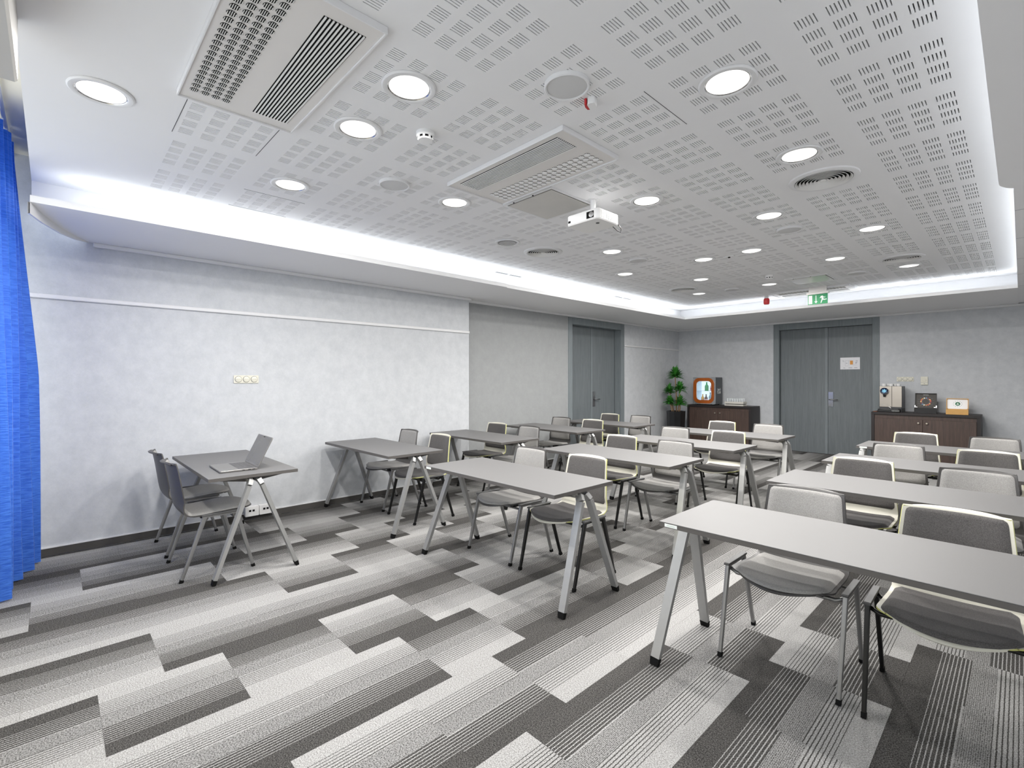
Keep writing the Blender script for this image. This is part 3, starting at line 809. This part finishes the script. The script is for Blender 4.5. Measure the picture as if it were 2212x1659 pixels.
tproto = build_table(); first = True
LBL = MB().box(-.0325, .0325, -.0012, .0002, -.008, .008).mesh('edge_label', 'sign_white')
LTX = text_mesh('WAVE TABLE', .0085, 'print_grey')
def place_table(label, x, y, rz, sticker=False):
    global first
    t = tproto if first else copy_tree(tproto); first = False
    t.location = (x, y, 0); t.rotation_euler = (0, 0, rz); t['label'] = label; t['group'] = 'grey folding tables'
    if sticker:
        lb = link('edge_label', LBL, t, (-.705 + .062, -.3052, .7265))
        MB().box(-.02, .02, -.0017, -.0010, -.002, .002).build('print', 'print_light', lb)
    return t
place_table('grey folding table carrying the laptop beside the left wall', -4.63, 1.095, 0)
for (c, r), (x, y) in TBL.items():
    place_table('grey folding table with A-shaped silver legs, %s desk of the %s column' % (ROWW[r], COLW[c]), x, y, math.radians(TROT.get((c, r), 0)), (c, r) in (('M', 0), ('R', 0), ('R', 3)))

# ------------------------------------------------------------------ chair
def catmull(pts, n):
    out = []
    P = [pts[0]] + list(pts) + [pts[-1]]
    for i in range(1, len(P) - 2):
        for q in range(n):
            u = q / n; a, b_, c, d = (Vector(P[i-1]), Vector(P[i]), Vector(P[i+1]), Vector(P[i+2]))
            out.append(0.5 * ((2*b_) + (-a + c) * u + (2*a - 5*b_ + 4*c - d) * u*u + (-a + 3*b_ - 3*c + d) * u*u*u))
    out.append(Vector(P[-2])); return out
PROFILE = [(-.284, .430), (-.262, .443), (-.15, .450), (0, .443), (.12, .437), (.178, .446), (.212, .478), (.234, .540), (.250, .640), (.266, .745), (.281, .820), (.291, .838), (.306, .843), (.320, .838)]
prof = catmull(PROFILE, 5); NP = len(prof) - 1
def hwid(i):
    y, z = prof[i]
    if i < 25 and z < .47: f = min(1, max(0, (y + .284) / .12)); return .165 + .067 * math.sin(f * PI / 2) if y < -.164 else .232 - .012 * max(0, (y + .16) / .35)
    f = min(1, max(0, (z - .46) / .37)); return .219 - .034 * f
def spt(i, t):
    y, z = prof[i]; w_ = hwid(i)
    back = min(1, max(0, (z - .455) / .10)) if i > 20 else 0
    fr = max(0, min(1, (-y - .02) / .26)) if i < 16 else 0
    zz = z + .010 * t*t * (1 - back) - .006 * back * 0; yy = y - .038 * t*t * back + .075 * t*t * fr * fr
    if i > NP - 12:                                              # round the top corners
        e = (NP - 3 - i) / 9
        if e < 1: w_ -= .030 * (1 - math.sqrt(max(0, 1 - (1 - max(e, 0)) ** 2)))
    return Vector((t * w_, yy, zz - (.012 * t ** 4 if i > NP - 10 else 0)))
def snorm(i, t):
    a = spt(min(i+1, NP), t) - spt(max(i-1, 0), t); c = spt(i, t + .05) - spt(i, t - .05)
    return c.cross(a).normalized()                                # towards the sitter
TS = [x / 10 for x in range(-10, 11)]
def shell_mesh(mat, name='shell'):
    b = MB(); th = .008
    A = b.grid([[spt(i, t) for t in TS] for i in range(NP + 1)]); B = b.grid([[spt(i, t) - snorm(i, t) * th for t in TS] for i in range(NP + 1)])
    n = len(TS)
    for R in (0, NP):
        for k in range(n - 1): b.bm.faces.new((A[R][k], A[R][k+1], B[R][k+1], B[R][k]))
    for k in (0, n - 1):
        for i in range(NP): b.bm.faces.new((A[i][k], A[i+1][k], B[i+1][k], B[i][k]))
    for row in B[4:]:
        for v in row:
            for f in v.link_faces: f.material_index = 1
    return b.mesh(name, [mat, {'cream_shell': 'lime_shell'}.get(mat, mat)], 1.0)
def pad_mesh(name, mat, i0, i1, tmax, thick, corner):
    b = MB(); rows = []; N = i1 - i0
    for i in range(i0, i1 + 1):
        f = (i - i0) / N; e = min(f, 1 - f) * N * .017
        tm = tmax - (corner * (1 - math.sqrt(max(0, 1 - (1 - e / .05) ** 2))) if e < .05 else 0)
        ts = [x / 10 * tm for x in range(-10, 11)]; row = []
        for t in ts:
            d = min(e, (tm - abs(t)) * .2); o_ = thick * (1 - (1 - min(1, d / .028)) ** 2) ** .5 if d > 0 else 0.0
            row.append(spt(i, t) + snorm(i, t) * (.0012 + o_))
        rows.append(row)
    b.grid(rows)
    return b.mesh(name, mat, 1.2)
IS = [i for i in range(NP + 1)]
seat_i0, seat_i1 = 4, 25
back_i0 = next(i for i in IS if prof[i].y > .2 and prof[i].x > 0 and prof[i][1] > .495); back_i1 = next(i for i in IS if prof[i][1] > .825)
def build_chair(kind):
    sh, fab, met, cap = {'A': ('dark_shell', 'fabric_light', 'silver', 'cap_grey'), 'B': ('cream_shell', 'fabric_dark', 'black_metal', 'cap_grey')}[kind]
    t = thing('conference_chair', 'chair', 'chair')
    link('shell', shell_mesh(sh), t)
    link('seat_pad', pad_mesh('seat_pad', fab, seat_i0, seat_i1, .93, .016, .10), t)
    link('backrest_pad', pad_mesh('backrest_pad', fab, back_i0, back_i1, .935, .011, .08), t)
    for s in (-1, 1):
        for q in (-1, 1):
            ft = Vector((s * .262, q * .228, .022)); tp = Vector((s * .266, -.118 if q < 0 else .088, .447))
            lg = MB().bar(ft, tp, .017, .022, side=(1, 0, 0), w1=.020, d1=.030, bev=.004).build('leg', met, t, SM)
            d = (ft - tp).normalized()
            MB().bar(ft, ft + d * .0232, .019, .025, side=(1, 0, 0)).build('foot_cap', 'rubber', lg)
        MB().prism([(-.140, .447), (.105, .447), (.110, .452), (.105, .459), (-.134, .459), (-.142, .455)], s * .266 - .0145, s * .266 + .0145, axis='x', bev=.002).build('side_cap', cap, t)
        MB().box(s * .266 - .010, s * .266 + .010, -.13, .10, .436, .448).build('side_rail', met, t)
    for y in (-.105, .075):
        MB().tube([(-.262, y, .430), (-.225, y, .410), (.225, y, .410), (.262, y, .430)], .010, 8).build('cross_bar', met, t, 3)
    for s in (-1, 1):
        MB().box(s * .16 - .018, s * .16 + .018, -.125, .10, .414, .438, bev=.003).build('seat_mount', 'black_plastic', t)
    return t
chA, chB = build_chair('A'), build_chair('B'); used = {'A': False, 'B': False}
def place_chair(kind, label, x, y, rz, group):
    p = chA if kind == 'A' else chB
    t = p if not used[kind] else copy_tree(p); used[kind] = True
    t.location = (x, y, 0); t.rotation_euler = (0, 0, rz); t['label'] = label; t['group'] = group
DESC = {'A': 'light grey padded chair with dark shell', 'B': 'dark grey padded chair with cream shell'}
CH = {('L', 0): (-.375, .325, .285, .31), ('M', 0): (-.325, .295, .302, .290), ('R', 2): (-.290, .29, .290, .285), ('M', 2): (-.355, .29, .31, .285), ('R', 0): (-.29, .270, .325, .260)}
for (c, r), (x, y) in TBL.items():
    d = CH.get((c, r), (-.31, .29, .31, .285))
    kinds = 'AB' if r % 2 == 0 else 'BA'
    place_chair(kinds[0], DESC[kinds[0]] + ', left seat, %s desk, %s column' % (ROWW[r], COLW[c]), x + d[0], y + d[1], math.radians(random.uniform(-1.5, 1.5)), 'chairs at the desks')
    place_chair(kinds[1], DESC[kinds[1]] + ', right seat, %s desk, %s column' % (ROWW[r], COLW[c]), x + d[2], y + d[3], math.radians(random.uniform(-1.5, 1.5)), 'chairs at the desks')
place_chair('A', 'grey chair at the laptop table, the one nearest the left wall', -5.01, .895, PI, 'chairs at the laptop table')
place_chair('A', 'grey chair at the laptop table, the one nearer the room', -4.35, .890, PI, 'chairs at the laptop table')

# ------------------------------------------------------------------ laptop
t = thing('laptop', 'open silver laptop on the table beside the left wall', 'laptop', (-4.295, 1.035, .7402), math.radians(-1.5))
MB().prism(rrect(-.196, .196, -.130, .130, .012), .002, .015, bev=.002).build('base', 'laptop_metal', t, SM)
kb = MB().box(-.165, .165, .000, .115, .0150, .0154).build('keyboard', 'laptop_keys', t)
for i in range(5):
    for j in range(13): MB().box(-.160 + j * .0249, -.160 + j * .0249 + .020, .006 + i * .022, .006 + i * .022 + .0165, .0154, .0162).build('key', 'laptop_keys', kb)
MB().box(-.07, .07, -.115, -.02, .0150, .01515).build('trackpad', 'laptop_metal', t)
for x in (.02, .06, .09): MB().box(.1945, .1965, x, x + .018, .006, .010).build('port', 'vent_dark', t)
scn = MB().prism(rrect(-.196, .196, 0, .246, .010), -.004, .004, axis='y', bev=.001).build('lid', 'laptop_metal', t, SM, loc=(0, .130, .016), rot=(math.radians(-26), 0, 0))
MB().prism(rrect(-.190, .190, .012, .240, .006), -.0047, -.0038, axis='y').build('display', 'laptop_screen', scn)
MB().box(-.018, .018, -.0052, -.0046, .232, .239).build('camera_notch', 'vent_dark', scn)

# ------------------------------------------------------------------ sideboards
def sideboard(label, x0, x1, yf, yb):
    t = thing('sideboard', label, 'sideboard', ((x0 + x1) / 2, (yf + yb) / 2, 0), group='walnut sideboards at the back wall')
    W2, D2_, H = (x1 - x0) / 2, (yb - yf) / 2, .888; th = .042
    MB().box(-W2, W2, -D2_, D2_, H - th, H, bev=.002).build('top_board', 'dark_edge', t)
    for s in (-1, 1):
        a, c = sorted((s * W2, s * (W2 - th))); MB().box(a, c, -D2_, D2_, .0, H - th).build('side_board', 'dark_edge', t)
    MB().box(-W2 + th, W2 - th, -D2_, D2_, .03, .07).build('bottom_board', 'dark_edge', t)
    MB().box(-W2 + th, W2 - th, D2_ - .02, D2_, .07, H - th).build('back_board', 'dark_edge', t)
    MB().box(-W2 + th, W2 - th, -D2_ + .03, -D2_ + .05, .78, H - th).build('top_rail', 'walnut', t)
    for s in (-1, 1):
        a, c = sorted((s * .002, s * (W2 - th - .003)))
        d = MB().box(a, c, -D2_ + .008, -D2_ + .028, .075, .783, bev=.0015).build('cabinet_door', 'walnut', t)
        MB().lathe([(.006, 0), (.006, .014), (.014, .018), (.016, .026), (.011, .032), (0, .033)], 20).build('knob', 'brass_knob', d, SM, loc=(s * .053, -D2_ + .008, .728), rot=(PI/2, 0, 0))
    return t
sideboard('walnut sideboard under the mini fridge, left of the back door', -5.13, -3.775, 10.25, 10.74)
sideboard('walnut sideboard under the coffee machine, right of the back door', -1.79, -.43, 10.25, 10.74)
ST = .888

# mini fridge
t = thing('mini_fridge', 'small retro fridge with lit orange framed window on sideboard', 'fridge', (-4.770, 10.33, ST))
b = MB(); W2, H, D = .243, .60, .33
b.box(-W2, -W2 + .03, 0, D, .018, H).box(W2 - .03, W2, 0, D, .018, H).box(-W2 + .03, W2 - .03, 0, D, .018, .05).box(-W2 + .03, W2 - .03, 0, D, H - .03, H).box(-W2 + .03, W2 - .03, D - .02, D, .05, H - .03)
b.build('cabinet', 'fridge_dark', t)
MB().box(-W2 + .031, W2 - .031, D - .026, D - .021, .051, H - .031).build('light_panel', 'fridge_light', t)
MB().box(-W2 + .0302, -W2 + .033, .002, D - .026, .051, H - .031).box(W2 - .033, W2 - .0302, .002, D - .026, .051, H - .031).box(-W2 + .033, W2 - .033, .002, D - .026, .0502, .053).build('liner', 'fridge_white', t)
MB().box(-.16, .16, .004, .016, H - .046, H - .034).build('added_lamp_bar', 'added_fridge_glow', t)  # added bar, brightens the backlit bottles from the front
def ringplate(x0, x1, z0, z1, ro, X0, X1, Z0, Z1, ri, y0, y1):
    O = rrect(x0, x1, z0, z1, ro, 8); I = rrect(X0, X1, Z0, Z1, ri, 8); b = MB(); n = len(O)
    vo = [[b.bm.verts.new((p[0], y, p[1])) for p in O] for y in (y0, y1)]; vi = [[b.bm.verts.new((p[0], y, p[1])) for p in I] for y in (y0, y1)]
    for i in range(n):
        j = (i + 1) % n
        b.bm.faces.new((vo[0][i], vo[0][j], vi[0][j], vi[0][i])); b.bm.faces.new((vo[1][i], vi[1][i], vi[1][j], vo[1][j]))
        b.bm.faces.new((vo[0][i], vo[1][i], vo[1][j], vo[0][j])); b.bm.faces.new((vi[0][i], vi[0][j], vi[1][j], vi[1][i]))
    return b
d = ringplate(-W2, W2, .018, H, .012, -.168, .168, .105, .520, .08, -.038, -.002).build('door', 'fridge_silver', t)
ringplate(-.236, .226, .035, .588, .13, -.166, .166, .107, .518, .08, -.046, -.0385).build('window_frame', 'copper_frame', d, SM)
MB().box(-.17, .17, -.022, -.018, .10, .525).build('window_pane', 'pane_glass', d)
for z in (.05, .300): MB().box(-W2 + .031, W2 - .031, .02, D - .03, z, z + .006).build('shelf', 'fridge_white', t)
for x in (-.18, .18):
    for y in (.03, .28): MB().lathe([(.015, 0), (.015, .02)], 12, c=(x, y, 0)).build('foot', 'rubber', t)
link('lettering', text_mesh("Joe's", .085, 'sign_white', .35), t, (W2 + .0012, .16, .335), (PI/2, 0, PI/2))
link('lettering', text_mesh('CLUB', .068, 'sign_white', .1), t, (W2 + .0012, .16, .270), (PI/2, 0, PI/2))
def bottle(label, x, y, z, r, hgt, mat, lab=None, capm=None):
    t = thing('bottle', label, 'bottle', (x, y, z), group='bottles inside the mini fridge')
    MB().lathe([(0, 0), (r, 0), (r, hgt * .5), (r * .92, hgt * .58), (r * .40, hgt * .76), (r * .36, hgt * .95), (0, hgt * .95)], 16).build('body', mat, t, SM)
    MB().lathe([(r * .42, hgt * .93), (r * .42, hgt), (0, hgt)], 12).build('cap', capm or mat, t, SM)
    if lab: MB().lathe([(r * 1.02, hgt * .14), (r * 1.02, hgt * .40)], 16).build('label', lab, t, SM)
fx, fy = -4.770, 10.33
bottle('green glass bottle on the upper fridge shelf', fx + .000, fy + .10, ST + .306, .040, .190, 'bottle_green')
bottle('small pink bottle on the upper fridge shelf', fx + .105, fy + .10, ST + .306, .026, .170, 'label_pink', 'bottle_red', 'bottle_clear')
bottle('orange drink bottle on the lower fridge shelf', fx - .085, fy + .09, ST + .056, .032, .175, 'bottle_yellow', 'capsule_b')
bottle('dark cola bottle on the lower fridge shelf', fx - .008, fy + .09, ST + .056, .034, .175, 'bottle_dark', 'label_pink')
bottle('clear water bottle on the lower fridge shelf', fx + .085, fy + .09, ST + .056, .034, .215, 'bottle_clear', 'fridge_white', 'fridge_dark')

# tray of glasses
t = thing('glass_tray', 'cream two tier tray of glasses beside the mini fridge', 'tray', (-4.155, 10.45, ST))
MB().box(-.195, .195, -.10, .10, 0, .030, bev=.004).build('lower_tray', 'tray_white', t)
MB().box(-.175, .175, -.09, .09, .030, .044).build('gap_shade', 'vent_dark', t)  # dark block painting in the shade of the gap between the tiers
b = MB().box(-.19, .19, -.10, .10, .044, .052).box(-.19, .19, -.10, -.094, .052, .088).box(-.19, .19, .094, .10, .052, .088).box(-.19, -.184, -.094, .094, .052, .088).box(.184, .19, -.094, .094, .052, .088)
b.build('upper_tray', 'tray_white', t)
GL = MB().lathe([(.0, .002), (.020, .0), (.024, .10), (.0225, .10), (.0188, .004), (0, .004)], 14).mesh('drinking_glass', 'cup_glass', SM)
for i in range(7):
    for r in range(2):
        o = link('drinking_glass', GL, None, (-4.155 - .150 + i * .050, 10.45 - .045 + r * .085, ST + .0525))
        tag(o, 'clear drinking glass standing in the cream tray by the fridge', 'glass', 'glasses in the tray')

# coffee machine
t = thing('coffee_machine', 'steel coffee machine with round blue display on sideboard', 'coffee machine', (-1.540, 10.33, ST))
MB().box(-.153, .150, .04, .37, .060, .440, bev=.006).build('body', 'machine_side', t)
MB().box(-.153, .150, .028, .042, .085, .440, bev=.003).build('front_panel', 'machine_front', t)
MB().box(.016, .021, .0265, .029, .085, .440).build('panel_seam', 'vent_dark', t)
MB().box(-.168, .135, -.035, .045, .0, .050, bev=.006).build('drip_tray', 'black_plastic', t)
MB().box(-.135, .105, -.030, .030, .0495, .053).build('drip_grid', 'silver', t)
MB().box(-.15, .15, .04, .37, .0, .062).build('plinth', 'black_plastic', t)
hd = MB().lathe([(.058, 0), (.058, .055), (.052, .062)], 28).build('brew_head', 'chrome', t, SM, loc=(-.078, .03, .345), rot=(math.radians(78), 0, 0))
MB().lathe([(.056, .058), (.056, .061), (0, .062)], 28).build('display', 'screen_dark', hd, SM)
b = MB().lathe([(.014, .0622), (.014, .0634), (0, .0634)], 14)
for a in range(6):
    x, y = .026 * math.cos(a * PI / 3 + .5), .026 * math.sin(a * PI / 3 + .5); b.lathe([(.008, .0622), (.008, .0634), (0, .0634)], 8, c=(x, y, 0))
b.build('display_icon', 'screen_glow', hd)
MB().lathe([(.020, .0), (.015, -.05), (0, -.05)], 14).build('spout', 'black_plastic', t, SM, loc=(-.078, -.015, .305))
for x in (-.11, -.09, -.07, -.05, -.035): MB().box(x - .006, x + .006, .0262, .0285, .115, .122).build('button', 'chrome', t)
MB().bar((-.020, .0, .095), (.012, -.01, .065), .012, .006).build('steam_lever', 'chrome', t)
link('lettering', text_mesh('NESPRESSO', .020, 'sign_white'), t, (.075, -.0362, .024), (PI/2, 0, 0))
CUPM = MB().lathe([(.026, 0), (.030, .012), (.032, .042), (.030, .042), (.0275, .012), (0, .008)], 18).mesh('bowl', 'cup_white', SM)
for i in range(5):
    c = thing('coffee_cup', 'white coffee cup on top of the coffee machine', 'cup', (-1.540 - .100 + i * .049 + (.004 if i % 2 else 0), 10.33 + .09 + (i % 2) * .06, ST + .440), rz=i, group='cups on the coffee machine')
    link('bowl', CUPM, c); MB().tube([(.030, 0, .034), (.045, 0, .032), (.045, 0, .016), (.029, 0, .012)], .003, 6).build('handle', 'cup_white', c, 3)
o = MB().prism(rrect(-1.775, -1.715, 10.28, 10.38, .02), ST, ST + .007).build('coaster', 'leather_brown')
tag(o, 'small brown coaster at the left end of the coffee sideboard', 'coaster')

# capsule boxes
def capbox(label, cx, yf, w, d, hb, hl, body, inner, lean, first_kind):
    t = thing('capsule_box', label, 'box', (cx, yf, ST), math.radians(3 if first_kind else 2), group='open capsule boxes')
    b = MB(); e = .008
    b.box(-w/2, w/2, 0, d, 0, e).box(-w/2, w/2, 0, e, e, hb).box(-w/2, w/2, d - e, d, e, hb).box(-w/2, -w/2 + e, e, d - e, e, hb).box(w/2 - e, w/2, e, d - e, e, hb)
    b.build('tray', body, t)
    MB().box(-w/2 + e, w/2 - e, e, d - e, hb - .012, hb - .008).build('insert', inner, t)
    lid = MB().box(-w/2, w/2, 0, .006, 0, hl).box(-w/2, w/2, -.028, 0, hl - e, hl).box(-w/2, -w/2 + e, -.028, 0, 0, hl - e).box(w/2 - e, w/2, -.028, 0, 0, hl - e).build('lid', body, t, loc=(0, d - .004, hb), rot=(-lean, 0, 0))
    return t, lid
t, lid = capbox('black capsule box with open lid showing a ring of capsules', -1.088, 10.33, .275, .17, .082, .245, 'box_black', 'box_inner', math.radians(16), True)
MB().box(-.128, .128, -.002, -.0005, .004, .236).build('lid_lining', 'box_inner', lid)
ringm = MB().lathe([(.050, 0), (.050, .0015), (.046, .0015), (.046, 0)], 32).build('print_ring', 'ring_grey', lid, loc=(0, -.002, .108), rot=(PI/2, 0, 0))
for i in range(15):
    a = i * 2*PI/15 + .2
    MB().lathe([(.010, 0), (.010, .002), (0, .003)], 12).build('capsule_print', 'capsule_%s' % 'abcdef'[i % 6], lid, loc=(.062 * math.cos(a), -.002, .108 + .062 * math.sin(a)), rot=(PI/2, 0, 0))
    MB().box(.096 * math.cos(a) - .011, .096 * math.cos(a) + .011, -.003, -.0018, .108 + .084 * math.sin(a) - .0012, .108 + .084 * math.sin(a) + .0012).build('caption_print', 'ring_grey', lid)
link('lettering', text_mesh('NESPRESSO', .014, 'sign_white'), lid, (0, -.0028, .222), (PI/2, 0, 0))
for s in (-1, 1): MB().box(s * .135 - .006, s * .135 + .006, -.034, -.0285, .0, .035).box(min(s * .141, s * .105), max(s * .141, s * .105), -.034, -.0285, .0, .008).build('corner_fitting', 'chrome', lid)
t, lid = capbox('light bamboo box with open lid and round green emblem', -.703, 10.33, .262, .15, .078, .170, 'bamboo', 'cup_white', math.radians(10), False)
MB().prism(rrect(-.121, .121, .006, .160, .018), -.003, -.0005, axis='y').build('lid_lining', 'cup_white', lid)
MB().lathe([(.030, 0), (.030, .002), (0, .002)], 24).build('green_disc', 'print_green', lid, loc=(.004, -.003, .086), rot=(PI/2, 0, 0))
flat(lid, 'light_mark', 'print_light', [(-.012, .072), (.020, .072), (.014, .088), (.008, .100), (.000, .100), (-.006, .088)], -.0062, -.0048)
for i in range(12):
    a = i * PI / 6; MB().box(-.004, .004, -.0040, -.0028, -.0025, .0025).build('dot_print', 'print_green' if i % 3 else 'ring_grey', lid, loc=(.004 + .052 * math.cos(a), 0, .086 + .047 * math.sin(a)))

# ------------------------------------------------------------------ plant
t = thing('potted_dracaena', 'tall potted dracaena with five leafy heads in black pot', 'plant', (-5.215, 9.90, 0))
PS = .8
poly = [(.205, .14), (.205, -.14), (.075, -.225), (-.075, -.225), (-.205, -.14), (-.205, .14), (-.075, .225), (.075, .225)]
b = MB(); n = len(poly)
poly = [(x * PS, y * PS) for x, y in poly]
rows = [[(x * f, y * f, z) for x, y in poly] for f, z in ((.86, 0), (1.0, .755), (.93, .755), (.93, .70))]
V = [[b.bm.verts.new(p) for p in r] for r in rows]
for A, B in zip(V, V[1:]):
    for i in range(n): b.bm.faces.new((A[i], A[(i+1) % n], B[(i+1) % n], B[i]))
b.bm.faces.new(V[0][::-1]); b.build('pot', 'pot_black', t)
MB().prism([(x * .93, y * .93) for x, y in poly], .700, .72).build('soil', 'soil', t)
random.seed(3)
def head(cx, cy, cz, R, nl):
    b = MB()
    for i in range(nl):
        az = random.uniform(0, 2*PI); el = random.uniform(.0, 1.45); ln = R * random.uniform(.75, 1.1); wd = random.uniform(.014, .024)
        up = Vector((math.cos(az) * math.cos(el), math.sin(az) * math.cos(el), math.sin(el))); sd = Vector((-math.sin(az), math.cos(az), 0))
        base = Vector((cx, cy, cz + random.uniform(-.06, .03))); pr = []
        for f, ww in ((.08, .4), (.35, 1), (.7, .8), (1, .02)):
            p = base + up * ln * f + Vector((0, 0, -.35 * ln * f * f * max(0, math.cos(el)))); pr.append((p - sd * wd * ww, p + Vector((0, 0, -.006 * ww)), p + sd * wd * ww))
        b.grid(pr)
    return b
for (x, y, z, R, nl), base in zip([(-.02, .0, 1.545, .215, 210), (-.175, .03, 1.195, .175, 140), (.10, -.02, 1.245, .185, 150), (-.12, -.05, .945, .18, 150), (.085, .02, .945, .185, 160)], [(.01, .0), (-.07, .04), (.06, -.02), (-.06, -.05), (.06, .04)]):
    st = MB().tube([(base[0], base[1], .71), (base[0] * .5 + x * .5 + .01, base[1] * .5 + y * .5, (.71 + z) / 2), (x, y, z)], [.013, .011, .009], 8).build('stem', 'stem', t, 3)
    head(x, y, z, R, nl).build('leaf_cluster', 'leaf', t)

# ------------------------------------------------------------------ curtain and box by the window
t = thing('window_curtain', 'bright blue floor length curtain gathered at the left edge', 'curtain', (-5.15, -.24, 0))
rows = []
NZ, NX = 26, 110
for iz in range(NZ + 1):
    f = iz / NZ; z = .012 + f * 3.13; row = []
    for ix in range(NX + 1):
        s = ix / NX
        spread = 1.0 + .35 * (1 - f) ** 2
        amp = .034 + .040 * (1 - f)
        x = -.20 + s * .95 * 1.0 + .02 * math.sin(s * 31)
        ph = s * 2*PI * 5.0
        y = amp * math.sin(ph) + .012 * math.sin(ph * 2.3 + 1.0 + f * 2) + .115 * min(1, (1 - f) * 1.9) * (1 - s) ** 2 - .05 * s + .015 * math.sin(f * 4 + s * 9)
        x += .030 * math.cos(ph + .6) * (1 - .4 * f)
        row.append((x, y, z))
    rows.append(row)
b = MB(); b.grid(rows); b.build('fabric', 'curtain_blue', t, 3)
top_r = [[(x, y, z + dz * .045) for (x, y, z) in rows[-1]] for dz in (0, 1)]
b = MB(); b.grid(top_r); b.build('heading_tape', 'curtain_blue', t, 3)
tag(MB().tube([(WL + .02, -.24, 3.205), (WR, -.24, 3.205)], .012, 10).build('curtain_rail', 'trim_white', None, 3), 'white curtain rail above the blue curtain', 'curtain rail')
o = MB().box(-2.71, .40, -.30, -.100, 2.60, 2.86, bev=.008).build('screen_housing', 'grey_box')
tag(o, 'grey housing box under the ceiling edge at the upper left', 'housing')
MB().box(-2.712, -2.705, -.285, -.115, 2.615, 2.845).build('end_cap', 'vent_grey', o)
